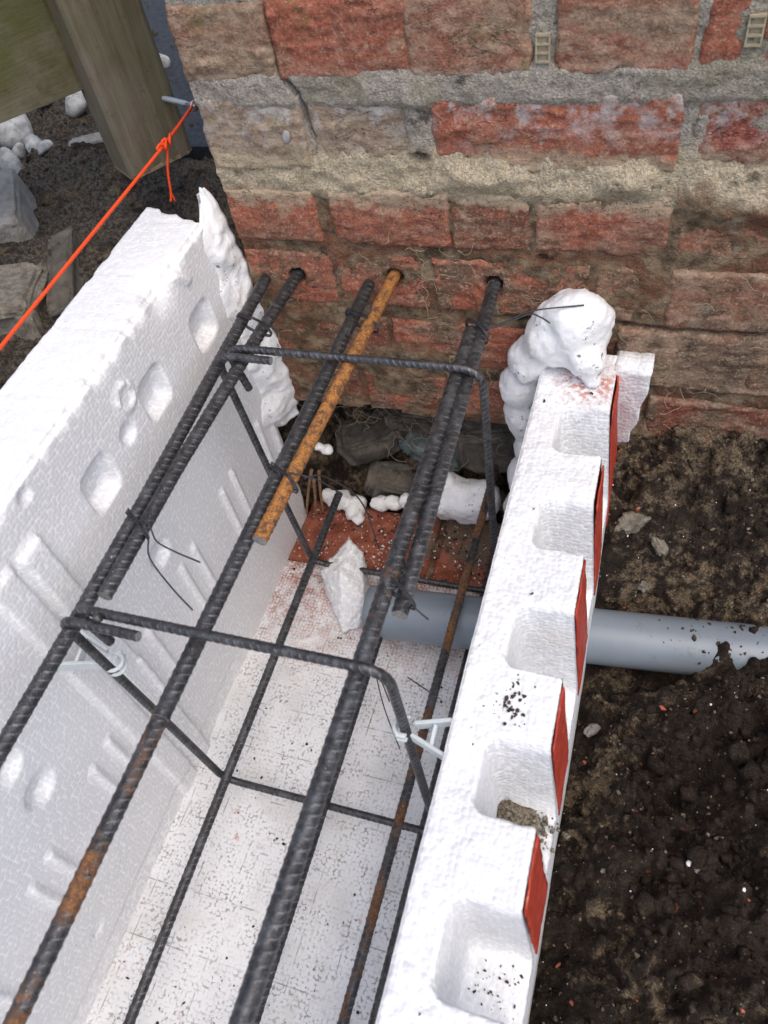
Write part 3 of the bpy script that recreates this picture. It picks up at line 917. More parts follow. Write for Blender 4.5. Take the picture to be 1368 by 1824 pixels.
teeth = [(-.018, -.090), (-.162, -.215), (-.281, -.337), (-.406, -.460), (-.528, -.580), (-.652, -.704)]
for k, (ya, yb) in enumerate(teeth):
    n = 14
    ys = np.linspace(ya, yb, n); zs = np.linspace(.352, .19 if k > 0 else .12, 16)
    A, Bz = np.meshgrid(ys, zs, indexing='ij')
    fl = np.interp(Bz, [.21, .36], [-.020, -.029]) + .0014 + .0006 * fbm(A * 60, Bz * 60, k, 2, 140)
    if k in (0, 1): fl = fl + .0015 * sstep(.30, .36, Bz)
    A2 = A + .002 * fbm(A * 10, Bz * 80, k, 2, 141) * ((A == ys[0]) | (A == ys[-1]))
    vf = np.stack([fl, A2, Bz], -1).reshape(-1, 3); vb = vf - np.array([.0016, 0, 0])
    ff = quads(n, 16, False).tolist() + (quads(n, 16, True) + len(vf)).tolist()
    loop = [i*16 for i in range(n)] + [(n-1)*16 + j for j in range(1, 16)] + [i*16+15 for i in range(n-2, -1, -1)] + [j for j in range(14, 0, -1)]
    for a in range(len(loop)):
        b_ = (a+1) % len(loop); ff.append([loop[b_], loop[a], loop[a]+len(vf), loop[b_]+len(vf)])
    o = mesh_obj('red_panel', np.concatenate([vf, vb]), ff, M['red'], rb)
    fix_normals(o)

# ------------------------------------------------------------------ spray foam
def blobs(name, balls, label, voxel=.003, seed=0, amp=.0022, smooth=11):
    parts = [lump_geo(c, r, 3, .12, 1.5, seed + i, sc) for i, (c, r, sc) in enumerate(balls)]
    v, f = merge(parts)
    o = mesh_obj(name, v, f, M['foam'])
    rm = o.modifiers.new('remesh', 'REMESH'); rm.mode = 'VOXEL'; rm.voxel_size = voxel; rm.use_smooth_shade = True
    sm_ = o.modifiers.new('smooth', 'SMOOTH'); sm_.factor = .5; sm_.iterations = smooth
    dg = bpy.context.evaluated_depsgraph_get()
    ev = o.evaluated_get(dg); me = bpy.data.meshes.new_from_object(ev)
    o.modifiers.clear(); o.data = me
    if not me.materials: me.materials.append(M['foam'])
    n = len(me.vertices); co = np.empty(n*3); me.vertices.foreach_get('co', co); co = co.reshape(-1, 3)
    no = np.empty(n*3); me.vertices.foreach_get('normal', no); no = no.reshape(-1, 3)
    L = np.array(o.location)
    p = co + L
    d = amp * fbm(p[:,0]*27, p[:,1]*27, p[:,2]*27, 3, seed) + amp * .28 * fbm(p[:,0]*160, p[:,1]*160, p[:,2]*160, 2, seed+3)
    me.vertices.foreach_set('co', (co + no * d[:, None]).ravel())
    me.polygons.foreach_set('use_smooth', np.ones(len(me.polygons), dtype=bool))
    me.update()
    tag(o, label, 'spray foam', 'spray foam sealing the formwork to the wall')
    return o
def seam():
    zs = np.linspace(.195, .540, 120); nb = 16
    V = []; F = []
    for z in zs:
        top = float(sstep(.500, .540, z)); bot = float(sstep(.225, .195, z))
        xw = np.interp(z, [.2, .32, .42, .48, .548], [-.452, -.452, -.460, -.463, -.484]) + .004 * float(fbm(z * 40, 0, 0, 3, 501))
        reach = .040 + .012 * float(fbm(z * 26, 3, 0, 3, 502)) - .031 * top - .012 * bot
        A = np.array((-.4795 - .006 * top, -.004 - reach)); C_ = np.array((xw, .002)); B_ = np.array((-.462 - .016 * top, -.030 + .012 * top))
        ring = []
        for t in np.linspace(0, 1, nb):
            p = (1-t)**2 * A + 2*t*(1-t) * B_ + t*t * C_
            n = np.array((.75, -.66))
            w = math.sin(math.pi * t) ** .6
            dsp = w * (.0045 * float(fbm(z * 34, t * 2.4, 1, 3, 503)) + .0018 * float(fbm(z * 120, t * 7, 2, 3, 504)) - .006 * (top + bot))
            ring.append((*(p + n * dsp), z + (.003 * float(fbm(t * 6, 0, 0, 2, 505)) if top > .9 else 0)))
        ring += [(-.486 - .002 * top, .004 - .003 * top, z - .004 * top), (-.494 + .004 * top, -.012 + .006 * top, z - .004 * top)]
        V += ring
    k = nb + 2
    for i in range(len(zs) - 1):
        for j in range(k):
            F.append([i*k + j, i*k + (j+1) % k, (i+1)*k + (j+1) % k, (i+1)*k + j])
    F += [list(range(k))[::-1], [(len(zs)-1)*k + j for j in range(k)]]
    return np.array(V), F
o = mesh_obj('spray_foam', *seam(), M['foam']); fix_normals(o)
tag(o, 'ragged white foam seam between the tall board and the wall', 'spray foam', 'spray foam sealing the formwork to the wall')
blobs('spray_foam', [((-.078, -.025, .412), .041, (1.05, .9, .95)), ((-.098, -.03, .395), .032, (1, 1, 1)), ((-.124, -.028, .362), .026, (1, 1, 1.1)), ((-.136, -.022, .315), .026, (.95, 1, 1.1)),
    ((-.132, -.022, .265), .027, (1, 1, 1.3)), ((-.122, -.02, .21), .024, (1, 1, 1.4)), ((-.133, -.015, .14), .025, (1, 1, 1.5)), ((-.138, -.02, .085), .024, (1, 1, 1.3)), ((-.06, -.048, .385), .022, (1, 1.2, .9)), ((-.052, -.058, .366), .013, (1, 1.2, .8))],
    'big bulging white foam lump at the end of the low board', seed=520, amp=.0032, smooth=24)
blobs('spray_foam', [((-.428, -.012, .022), .019, (1.1, 1, .8)), ((-.398, -.018, .016), .017, (1, 1.2, .9)), ((-.447, -.006, .026), .012, (1, 1, 1)), ((-.388, -.034, .01), .011, (1, 1, .8))],
    'knobbly white foam lump around the bar end on the ledge', seed=540, amp=.005, voxel=.0022)
blobs('spray_foam', [((-.362, -.006, .022), .013, (1.1, 1, .9)), ((-.338, -.004, .027), .011, (1.4, 1, .8)), ((-.316, -.004, .036), .012, (1.1, 1, 1)), ((-.294, .0, .056), .013, (.9, 1, 1.5)), ((-.282, .004, .085), .013, (1, 1, 1.4))],
    'thin twisted white foam string along the middle of the ledge', seed=560, amp=.0045, voxel=.0022)
blobs('spray_foam', [((-.246, -.01, .070), .036, (.9, .9, 1.15)), ((-.216, -.014, .068), .036, (1, .9, 1.05)), ((-.192, -.012, .072), .028, (.8, .9, 1.2))],
    'fat white foam roll on the ledge beside the stirrup', seed=580, amp=.0035)
blobs('spray_foam', [((-.44, -.004, .138), .009, (1.3, 1, .8)), ((-.425, -.006, .134), .009, (1.2, 1, .9))], 'small white foam tag stuck left of the wall hole', seed=590, amp=.002, voxel=.0015)

def chunk():
    pts = [(-.405, -.150, .035), (-.398, -.165, .0), (-.372, -.105, .058), (-.350, -.118, .050), (-.328, -.185, .038), (-.335, -.215, .003), (-.352, -.225, .004), (-.355, -.11, .002), (-.32, -.19, .001), (-.365, -.165, .062)]
    bm = bmesh.new()
    vs = [bm.verts.new(p) for p in pts]
    bmesh.ops.convex_hull(bm, input=vs)
    bmesh.ops.delete(bm, geom=[v for v in bm.verts if not v.link_faces], context='VERTS')
    bmesh.ops.triangulate(bm, faces=bm.faces)
    for _ in range(4): bmesh.ops.subdivide_edges(bm, edges=bm.edges, cuts=1, use_grid_fill=True, smooth=0)
    bm.normal_update()
    V = np.array([v.co[:] for v in bm.verts]); N = np.array([v.normal[:] for v in bm.verts])
    V = V + N * (.0022 * fbm(V[:,0]*170, V[:,1]*170, V[:,2]*170, 3, 150) + .001)[:, None]
    F = [[v.index for v in f.verts] for f in bm.faces]
    bm.free()
    return V, F
ck = mesh_obj('foam_chunk', *chunk(), M['eps_cut'])
tag(ck, 'broken wedge of white bead foam at the end of the grey pipe', 'foam chunk')

# ------------------------------------------------------------------ pipe
def pipe():
    x = np.linspace(-.305, .55, 60)
    P = np.stack([x, pipe_y(x), np.full_like(x, PIPE_Z) + .004 * np.clip(x - .02, 0, 1)], 1)
    v, f = tube_geo(P, PIPE_R, 48)
    f = f[:-2]
    P2 = P.copy()
    v2, f2 = tube_geo(P2, PIPE_R - .003, 48)
    f2 = [q[::-1] for q in f2[:-2]]
    ring = [[k, len(v)+k, len(v)+(k+1) % 48, (k+1) % 48] for k in range(48)]
    V, F = merge([(v, f), (v2, f2)])
    return V, F + ring
pp = mesh_obj('drain_pipe', *pipe(), M['pipe'])
tag(pp, 'grey plastic drain pipe passing through the low foam board', 'pipe')

# ------------------------------------------------------------------ reinforcement
RIB = (.0076, .00055); RIBS = (.0068, .00042)
cage = empty('rebar_cage', (-.29, -.6, .03))
tag(cage, 'dark steel rebar cage lying in the foam trench', 'rebar cage')
def bar(name, P, r, rust, parent, label=None, rib=RIB):
    o = tube(name, np.array(P, float), r * .90, M['rebar'], parent, 14, rib, .0012, capmat=M['barend'])
    o.color = (1, 1, 1, min(1, rust + (.09 if rust < .5 else .04)))
    if label and parent: o['label'] = label
    return o
def run(x0, y0, z0, x1, y1, z1, bow=0.0):
    t = np.linspace(0, 1, 12)[:, None]
    p = np.array([x0, y0, z0]) * (1 - t) + np.array([x1, y1, z1]) * t
    p[:, 0] += bow * np.sin(t[:, 0] * math.pi)
    return p
bar('long_bar', [(-.437, -.006, .431), (-.4335, -.14, .4305), (-.4265, -.34, .43), (-.4245, -.46, .4295), (-.4225, -1.3, .429)], .0073, .25, cage)
bar('long_bar', run(-.308, -.006, .4315, -.3105, -.535, .430), .0075, .30, cage)
bar('long_bar', run(-.3115, -.50, .4285, -.313, -1.3, .428), .0072, .56, cage, 'rust-streaked continuation of the middle bar')
bar('long_bar', run(-.1745, -.075, .434, -.172, -1.3, .430, .001), .0077, .33, cage)
bar('bottom_bar', run(-.4145, -.025, .058, -.400, -1.3, .057), .0062, .25, cage)
bar('bottom_bar', run(-.284, -.13, .058, -.276, -1.3, .058), .0062, .22, cage)
bar('bottom_bar', run(-.181, .02, .112, -.186, -1.3, .100, .001), .0058, .55, cage)
bar('bottom_bar', run(-.1695, -.05, .020, -.171, -1.3, .022), .0058, .28, cage)
def stirrup(y0, rust):
    zt, zb, xl, xr = .4455, .0445, -.4295, -.1475
    pts = [(-.352 if y0 < -.3 else -.366, y0 - .0125, zt - .001), (xl - .002, y0 - .0115, zt - .001), (xl + .002, y0 - .004, .25), (xl + .012, y0, zb),
           (xr, y0, zb), (xr, y0, zt), (xl + .005, y0 - .0005, zt + .001), (xl + .014, y0 + .002, .385)]
    P = round_path(pts, .024, 9)
    return bar('stirrup', P, .0047, rust, cage, rib=RIBS)
stirrup(-.144, .22); near_stirrup = stirrup(-.468, .14)
# bars drilled into the wall: each a thing of its own
for P, r, rust, lab in (
    ([(-.396, .035, .434), (-.4035, -.10, .434), (-.4105, -.30, .4325), (-.4105, -.446, .4315)], .0073, .18, 'dark starter bar from the leftmost drilled hole in the wall'),
    (run(-.279, .035, .4375, -.2955, -.367, .434), .0075, .95, 'orange rusty starter bar from the middle drilled hole'),
    (run(-.167, .035, .4365, -.1585, -.408, .423), .0075, .30, 'dark starter bar from the rightmost hole, tip rusty'),
    (run(-.290, .055, .075, -.2985, -.15, .058), .0062, .80, 'rusty low starter bar coming out of the hole under the wall')):
    o = bar('starter_bar', P, r, rust, None)
    tag(o, lab, 'rebar', 'starter bars set into the house wall')
    fix_normals(o)

def wire(pts, r=.0008, ds=.002, n=10):
    return tube('tie_wire', catmull(pts, n), r, M['wire'], cage, 6)
def loop_tie(c1, c2, R, y, turns=2, tail=()):
    """wire wound round two neighbouring bars (centres in xz) at y"""
    P = []
    mx_, mz_ = (c1[0]+c2[0])/2, (c1[1]+c2[1])/2
    hw = abs(c1[0]-c2[0])/2
    for k in range(int(turns * 20) + 1):
        a = 2*math.pi*k/20 + math.pi/2
        ca, sa = math.cos(a), math.sin(a)
        P.append((mx_ + (hw + R*abs(ca)**.1) * (np.sign(ca) * abs(ca)**.8) , y + .0022*k/20 - .012 * ca, mz_ + R * sa))
    return P + list(tail)
def tie(c1, c2, R, y, turns=2, tails=()):
    tube('tie_wire', np.array(loop_tie(c1, c2, R, y, turns)), .00075, M['wire'], cage, 6)
    for t in tails: wire(t)
tie((-.426, .430), (-.4105, .432), .0092, -.372, 2.3, [
    [(-.409, -.372, .4405), (-.399, -.374, .447), (-.393, -.380, .444), (-.384, -.389, .440), (-.362, -.396, .44), (-.334, -.403, .442)],
    [(-.409, -.374, .4405), (-.401, -.377, .446), (-.394, -.386, .441), (-.384, -.405, .438), (-.352, -.428, .437), (-.322, -.446, .4385)],
    [(-.408, -.370, .440), (-.401, -.366, .447), (-.396, -.370, .449), (-.401, -.376, .447)]])
tie((-.4335, .4305), (-.4005, .4335), .0092, -.092, 2.2, [[(-.415, -.09, .441), (-.39, -.10, .443), (-.375, -.108, .438)]])
tie((-.308, .431), (-.2825, .437), .0095, -.075, 2.2, [
    [(-.296, -.075, .446), (-.288, -.072, .455), (-.281, -.073, .458), (-.279, -.080, .455), (-.284, -.084, .450), (-.29, -.08, .446)],
    [(-.296, -.077, .444), (-.297, -.09, .446), (-.300, -.105, .440)]])
tie((-.309, .4305), (-.292, .4355), .0095, -.298, 2.6, [[(-.292, -.298, .446), (-.270, -.290, .430), (-.255, -.280, .40)], [(-.283, -.29, .43), (-.27, -.276, .418), (-.248, -.262, .37), (-.238, -.268, .30)]])
tie((-.1725, .434), (-.1655, .434), .0105, -.078, 2.5, [
    [(-.160, -.076, .442), (-.149, -.071, .4405), (-.128, -.058, .444), (-.11, -.051, .447), (-.067, -.040, .4475)],
    [(-.160, -.078, .441), (-.147, -.071, .439), (-.120, -.056, .444), (-.108, -.057, .443), (-.097, -.063, .441)]])
tie((-.172, .432), (-.157, .426), .0105, -.392, 2.3, [[(-.156, -.392, .418), (-.146, -.396, .412), (-.138, -.40, .41)]])
tie((-.4295, .40), (-.418, .058), .012, -.144, .4)
wire([(-.245, -.33, .052), (-.262, -.31, .10), (-.252, -.335, .05), (-.225, -.372, .012)])
wire([(-.242, -.275, .012), (-.222, -.282, .008), (-.204, -.29, .010)])
wire([(-.214, -.095, .03), (-.199, -.10, .028), (-.193, -.098, .034), (-.18, -.10, .06)])
o = mesh_obj('weld_spot', *lump_geo((-.391, -.4745, .450), .0045, 2, .25, 2, 9), M['rebar'], near_stirrup); o.color = (1, 1, 1, .1)

# plastic spacers clipped to the near stirrup
def spacer(name, pts_arms, ring_c, ring_ax, label):
    parts = []
    for (a, b_, w, h) in pts_arms:
        a = np.array(a); b_ = np.array(b_)
        d = (b_ - a) / np.linalg.norm(b_ - a)
        up = np.array([0, 0, 1.0]); s = np.cross(d, up); s /= np.linalg.norm(s); u2 = np.cross(s, d)
        vs = [p + s * sx * w / 2 + u2 * sz * h / 2 for p in (a, b_) for sx in (-1, 1) for sz in (-1, 1)]
        parts.append((np.array(vs), [(0, 1, 3, 2), (4, 6, 7, 5), (0, 4, 5, 1), (2, 3, 7, 6), (0, 2, 6, 4), (1, 5, 7, 3)]))
    # open hook round the bar
    for dz in (-.004, .004):
        P = []
        for t in np.linspace(ring_ax[0], ring_ax[1], 22):
            P.append((ring_c[0] + .0085 * math.cos(t), ring_c[1] + .0085 * math.sin(t), ring_c[2] + dz))
        e = P[-1]; P.append((e[0] + ring_ax[2], e[1] + ring_ax[3], e[2]))
        parts.append(tube_geo(np.array(P), .0021, 8))
    o = mesh_obj(name, *merge(parts), M['spacer'], smooth=False)
    bv = o.modifiers.new('bevel', 'BEVEL'); bv.width = .0005; bv.segments = 1
    tag(o, label, 'rebar spacer', 'pale plastic spacers clipped on the stirrup')
    return o
spacer('rebar_spacer', [((-.139, -.464, .346), (-.109, -.456, .350), .0034, .011), ((-.140, -.473, .342), (-.109, -.485, .346), .0034, .011),
    ((-.122, -.461, .347), (-.122, -.481, .343), .0034, .010)], (-.1475, -.468, .344), (1.2, 5.2, -.009, -.001), 'pale plastic spacer between the near stirrup and the low board')
spacer('rebar_spacer', [((-.437, -.462, .352), (-.477, -.452, .372), .0034, .011), ((-.437, -.474, .348), (-.477, -.494, .366), .0034, .011),
    ((-.456, -.457, .362), (-.456, -.484, .356), .0034, .010)], (-.4275, -.470, .345), (-2.0, 2.0, .006, .004), 'pale plastic spacer between the near stirrup and the tall board')

# ------------------------------------------------------------------ fence, screw and string
u_ = np.array([.58018, .81449, 0]); n_ = np.array([.81449, -.58018, 0])
fence = empty('wooden_fence', (-.61, .119, .5))
tag(fence, 'weathered wooden fence end above the left soil', 'fence')
def plank(p0, along, up_h, width, thick, seed, bottom=None, nu=30, nv=60):
    """upright face starting at p0, spanning width along u_, height up_h; real thickness behind"""
    U, W = np.meshgrid(np.linspace(0, 1, nu), np.linspace(0, 1, nv), indexing='ij')
    zb = bottom(U * width) if bottom is not None else 0 * U
    Zp = p0[2] + zb * (1 - W) + W * up_h
    off = .0015 * fbm(U * 6, Zp * 5, seed, 4, seed) - .006 * np.clip(1 - np.minimum(U, 1-U) * width / .006, 0, 1) ** 2
    front = np.array(p0)[None, None, :] * 1.0 + (U * width)[..., None] * along + off[..., None] * n_
    front[..., 2] = Zp
    back = front - n_ * thick
    vf = front.reshape(-1, 3); vb = back.reshape(-1, 3)
    F = quads(nu, nv).tolist() + (quads(nu, nv, True) + len(vf)).tolist()
    loop = [i*nv for i in range(nu)] + [(nu-1)*nv + j for j in range(1, nv)] + [i*nv+nv-1 for i in range(nu-2, -1, -1)] + [j for j in range(nv-2, 0, -1)]
    for a in range(len(loop)):
        b_ = (a+1) % len(loop); F.append([loop[b_], loop[a], loop[a]+len(vf), loop[b_]+len(vf)])
    return np.concatenate([vf, vb]), F
v, f = plank((-.636, .082, .5), u_, .62, .0905, .05, 200, lambda s: .0025 * np.sin(s * 160) + .0015 * fbm(s * 200, 0, 0, 2, 5))
o = mesh_obj('post', v, f, M['post'], fence, smooth=False); fix_normals(o); post_ = o
# ragged sawn end
parts = []
for i in range(70):
    s = random.uniform(.002, .088)
    p = np.array((-.636, .082, .5)) + u_ * s - n_ * random.uniform(.0, .03)
    parts.append((np.array([p + u_*.0012, p - u_*.0012, p + n_*random.uniform(-.001, .003) + np.array([0, 0, -random.uniform(.002, .007)]), p - n_*.0014]), [(0, 1, 2), (0, 2, 3), (1, 3, 2)]))
vv, ff = plank((-.6357, .0822, .4975), u_, .004, .0895, .049, 201, None, 12, 3)
parts.append((vv, ff))
o = mesh_obj('sawn_end', *merge(parts), M['cutwood'], post_, smooth=False)
p0 = np.array((-.730, .0194, .602)) - u_ * .55
v, f = plank(p0, u_, .35, .55 + .125, .03, 210, lambda s: .005 * np.sin(s * 6) + .01 * (.55 - s) * .2)
o = mesh_obj('board', v, f, M['board'], fence, smooth=False); fix_normals(o)

def screw():
    a = np.array((-.612, .155, .566)); h = np.array((-.533, .111, .575)); d = h - a; L = np.linalg.norm(d); d /= L
    P, s = resample(np.array([a, h - d * .002]), .0006)
    T, N, B = frames(P)
    th = np.linspace(0, 2*np.pi, 10, endpoint=False)
    S, TH = np.meshgrid(s, th, indexing='ij')
    r = .0028 + .0009 * sstep(.3, 1, .5 + .5*np.cos(2*np.pi*S/.0036 - TH)) * (S < L - .018)
    V = P[:, None] + r[..., None] * (np.cos(TH)[..., None]*N[:, None] + np.sin(TH)[..., None]*B[:, None])
    n = len(P); F = []
    for i in range(n-1):
        for j in range(10):
            F.append([i*10+j, i*10+(j+1) % 10, (i+1)*10+(j+1) % 10, (i+1)*10+j])
    hd = tube_geo(np.array([h - d*.006, h - d*.001, h, h + d*.0008]), .0062, 20, taper=[.45, 1, 1, .92])
    sock = tube_geo(np.array([h + d*.0006, h + d*.0011]), .0026, 6)
    return merge([(V.reshape(-1, 3), F), hd, sock])
sc_ = mesh_obj('screw', *screw(), M['zinc'])
tag(sc_, 'long zinc screw sticking out of the fence post', 'screw')

def string():
    H = np.array((-.535, .109, .5755)); K = np.array((-.5275, .020, .5765)); E = np.array((-.446, -3.0, .591))
    parts = []
    def strand(P, r, tw=True):
        P, s = resample(np.array(P), .0012)
        T, N, B = frames(P)
        th = np.linspace(0, 2*np.pi, 8, endpoint=False)
        S, TH = np.meshgrid(s, th, indexing='ij')
        rr = r * (1 + .18*np.cos(3*(TH - S*2*np.pi/.012)))
        V = P[:, None] + rr[..., None]*(np.cos(TH)[..., None]*N[:, None] + np.sin(TH)[..., None]*B[:, None])
        n = len(P); F = [[i*8+j, i*8+(j+1) % 8, (i+1)*8+(j+1) % 8, (i+1)*8+j] for i in range(n-1) for j in range(8)]
        F += [list(range(8))[::-1], list(range((n-1)*8, n*8))]
        return V.reshape(-1, 3), F
    parts.append(strand([H, K, K + (E - K) * .28], .0017)); parts.append(tube_geo(np.array([K + (E - K) * .28, E]), .0017, 8))
    parts.append(strand(catmull([H + (.002, -.004, .002), (H + K)/2 + (.0022, 0, .0012), K + (.001, .0, .001)], 8), .0014))
    # loop round the screw head and the knot
    parts.append(strand([H + .005*np.array((math.sin(t)*.35, -math.cos(t)*.3, math.cos(t))) + (0, .003, -.0005) for t in np.linspace(0, 6.6, 26)], .0014))
    kn = K + np.array((0, .014, 0))
    parts.append(strand([kn + np.array((.0038*math.sin(t), -.0016*t + .004*math.cos(2*t), .0038*math.cos(t))) for t in np.linspace(0, 13, 60)], .0015))
    tl = [K + (0, .008, -.001), K + (-.002, .004, -.012), K + (-.008, .001, -.032), K + (-.013, .0, -.054)]
    parts.append(strand(catmull(tl, 8), .0014))
    e = np.array(tl[-1])
    for k in range(7):
        d = np.array((random.uniform(-.004, .004), random.uniform(-.004, .004), -.010))
        parts.append(strand(catmull([e + (0, 0, .003), e + d*.5, e + d], 4), .0006))
    return merge(parts)
st = mesh_obj('string_line', *string(), M['string'])
tag(st, 'taut bright orange builder string knotted to the screw', 'string')

# ------------------------------------------------------------------ stones on the left
PEB = [((-1.00, .40), .016, (1, 1.2, .7), 'small white pebble above the largest pebble', M['stone']),
       ((-.90, .245), .012, (1.2, .9, .7), 'small round pebble halfway between the oblong pebble and the post', M['stone']),
       ((-.945, .405), .024, (1.1, .9, .75), 'round grey-white pebble between the mossy board and the post', M['stone']),
       ((-1.02, .325), .037, (1, 1, .8), 'largest pale pebble at the picture left edge', M['stone']),
       ((-.955, .287), .021, (.7, 1.3, .75), 'oblong white pebble right of the largest pebble', M['stone']),
       ((-.925, .192), .022, (1.3, .85, .7), 'flat white pebble just above the concrete lump', M['stone']),
       ((-.985, .232), .018, (.9, 1.1, .7), 'small pale pebble cut by the left edge', M['stone']),
       ((-.985, .280), .015, (1.2, .9, .6), 'small grey pebble below the largest pebble', M['stone']),
       ((-.825, .502), .015, (1, 1, .8), 'lone grey pebble on the dark paving by the wall', M['stone'])]
for i, ((x, y), r, sc, lab, mt) in enumerate(PEB):
    z = float(ground_z(np.array([x]), np.array([y]))[0])
    if x > -.86: z = .452
    o = mesh_obj('pebble', *lump_geo((x, y, z + r*.38), r, 3, .12, 1.1, 600+i, sc, .35, (.2*i, .1, i)), mt)
    tag(o, lab, 'pebble', 'pebbles on the soil beside the fence')
def block(c, size, rot, seed, mat, name, label, cat, rough=.0025, chip=.5):
    v, f = ico(5)
    p = np.sign(v) * np.abs(v) ** .22
    p = p / np.abs(p).max()
    p = p * np.array(size) / 2
    d = rough * fbm(v[:,0]*4, v[:,1]*4, v[:,2]*4, 4, seed)
    p = p + v * d[:, None]
    rg = np.random.default_rng(seed)
    for k in range(4):
        n = rg.choice([-1, 1], 3) * np.array([1, 1, 1]) / np.array(size); n = n / np.linalg.norm(n)
        h = np.abs(n * np.array(size) / 2).sum() * rg.uniform(.70, .86)
        e = np.maximum(p @ n - h, 0); p = p - chip * e[:, None] * n
    Rm = np.array(Matrix.Rotation(rot[2], 3, 'Z') @ Matrix.Rotation(rot[1], 3, 'Y') @ Matrix.Rotation(rot[0], 3, 'X'))
    p = p @ Rm.T + np.array(c)
    o = mesh_obj(name, p, f, mat)
    tag(o, label, cat)
    return o
block((-.875, .058, .44), (.115, .13, .075), (.1, -.12, .55), 701, M['concrete'], 'concrete_lump', 'grey broken concrete lump lying above the sandy one', 'concrete lump')
block((-.768, -.098, .425), (.125, .115, .07), (-.1, .1, .4), 702, M['sandstone'], 'concrete_lump', 'sandy crumbling concrete lump at the left edge below the grey one', 'concrete lump', .006)
v, f = box_geo(-.06, .06, -.013, .013, -.012, .012)
o = block((-.712, -.02, .428), (.17, .035, .026), (.2, .05, -1.05), 703, M['stake'], 'timber_offcut', 'soil-covered timber offcut beside the concrete lumps', 'timber', .004, .2)
block((-.845, .31, .425), (.10, .03, .02), (0, .05, .5), 704, M['concrete'], 'slate_strip', 'thin blue-grey stone sliver in soil left of the post', 'stone', .002)

# ------------------------------------------------------------------ rubble in the hole and twigs
for c, s, r, sd_, mt, lab in (((-.385, .075, .085), (.11, .06, .045), (.2, -.3, .3), 710, M['rubble'], 'dark rubble stone left in the hole under the wall'),
                        ((-.285, .070, .085), (.10, .05, .03), (.5, .2, -.2), 711, M['slate'], 'green-grey slate piece in the hole under the wall'),
                        ((-.340, .035, .025), (.10, .05, .045), (.3, .35, .2), 712, M['rubble'], 'sloping brown rubble stone behind the foam string'),
                        ((-.195, .065, .125), (.10, .07, .09), (.1, .0, .2), 713, M['rubble'], 'large dirty rubble stone at the right of the hole'),
                        ((-.31, .085, .13), (.09, .04, .035), (.2, .1, .1), 714, M['rubble'], 'small pale rubble stone at the back of the hole')):
    block(c, s, r, sd_, mt, 'rubble_stone', lab, 'rubble', .006, .7)
for P, lab in (([(-.447, -.03, .09), (-.452, -.035, .05), (-.458, -.04, .012)], 'thickest brown dry twig at the foot of the tall board'),
               ([(-.440, -.02, .10), (-.443, -.03, .06), (-.446, -.035, .015)], 'straight pale twig right of the thickest twig'),
               ([(-.452, -.02, .10), (-.466, -.03, .05), (-.47, -.045, .02)], 'bent thin twig touching the tall board')):
    o = tube('twig', catmull(P, 8), .0028, M['twig'], None, 7, taper=np.linspace(1, .6, 17)); tag(o, lab, 'twig', 'dry twigs by the hole under the wall')

# ------------------------------------------------------------------ small scatter
def scatter(name, n, pos, rad, mat, label, cat, sub=1, rough=.4, seed=0, parent=None):
    rg = np.random.default_rng(seed)
    V0, F0 = ico(sub)
    Vs = []; Fs = []; k = 0; m_ = 0
    while m_ < n:
        p = pos(rg)
        if p is None: continue
        r = rad(rg)
        q = V0 * (1 + rough * (rg.random((len(V0), 1)) - .5) * 2) * rg.uniform(.6, 1.2, 3) * r
        a = rg.uniform(0, 6.28); ca, sa = math.cos(a), math.sin(a)
        q = q @ np.array([[ca, -sa, 0], [sa, ca, 0], [0, 0, 1]])
        Vs.append(q + np.array(p)); Fs.append(F0 + k); k += len(V0); m_ += 1
    o = mesh_obj(name, np.concatenate(Vs), np.concatenate(Fs), mat, parent, smooth=False)
    tag(o, label, cat, kind='stuff')
    return o
def gz(x, y): return float(ground_z(np.array([x]), np.array([y]))[0])
# pre-drawn positions, heights in one go
def field(n, xr, yr, seed, keep=None):
    rg = np.random.default_rng(seed)
    x = rg.uniform(*xr, n); y = rg.uniform(*yr, n); z = ground_z(x, y)
    ok = np.ones(n, bool) if keep is None else keep(x, y, z)
    it = iter(np.stack([x, y, z], 1)[ok])
    return int(ok.sum()), (lambda _rg: next(it))
off_pipe = lambda x, y, z: np.abs(y - pipe_y(x)) > .04
n, ps = field(9000, (-.03, .24), (-.75, -.002), 801, off_pipe)
scatter('soil_crumbs', n, ps, lambda r: .0007 + .0048 * r.random() ** 6, M['soil'], 'loose dark crumbs of soil strewn right of the low board', 'soil crumbs', 1, .45, 802)
n, ps = field(1500, (-.03, .24), (-.75, -.002), 803, off_pipe)
scatter('sand_grains', n, ps, lambda r: .0006 + .0022 * r.random() ** 3, M['grit'], 'pale sand grains strewn over the right soil', 'sand', 1, .4, 804)
n, ps = field(260, (-.03, .24), (-.75, -.002), 819, off_pipe)
scatter('soil_clods', n, ps, lambda r: .004 + .009 * r.random() ** 3, M['soil'], 'larger clods of dark soil right of the low board', 'soil clods', 2, .28, 818)
n, ps = field(60, (-.03, .24), (-.75, -.002), 805, off_pipe)
scatter('brick_chips', n, ps, lambda r: .001 + .003 * r.random() ** 2, M['redgrit'], 'tiny red brick chips in the right soil', 'brick chips', 1, .5, 806)
n, ps = field(3200, (-1.1, -.58), (-.25, .55), 807)
scatter('soil_crumbs', n, ps, lambda r: .0009 + .0038 * r.random() ** 4, M['soil'], 'loose grey-brown crumbs of soil under the fence', 'soil crumbs', 1, .45, 808)
def onbox(x0, x1, y0, y1, z0): return lambda r: (r.uniform(x0, x1), r.uniform(y0, y1), z0)
scatter('foam_crumbs', 230, onbox(-.47, -.15, -.117, -.02, .006), lambda r: .0007 + .0016 * r.random() ** 2, M['foam'], 'tiny white foam crumbs scattered on the brick ledge', 'foam crumbs', 1, .3, 810)
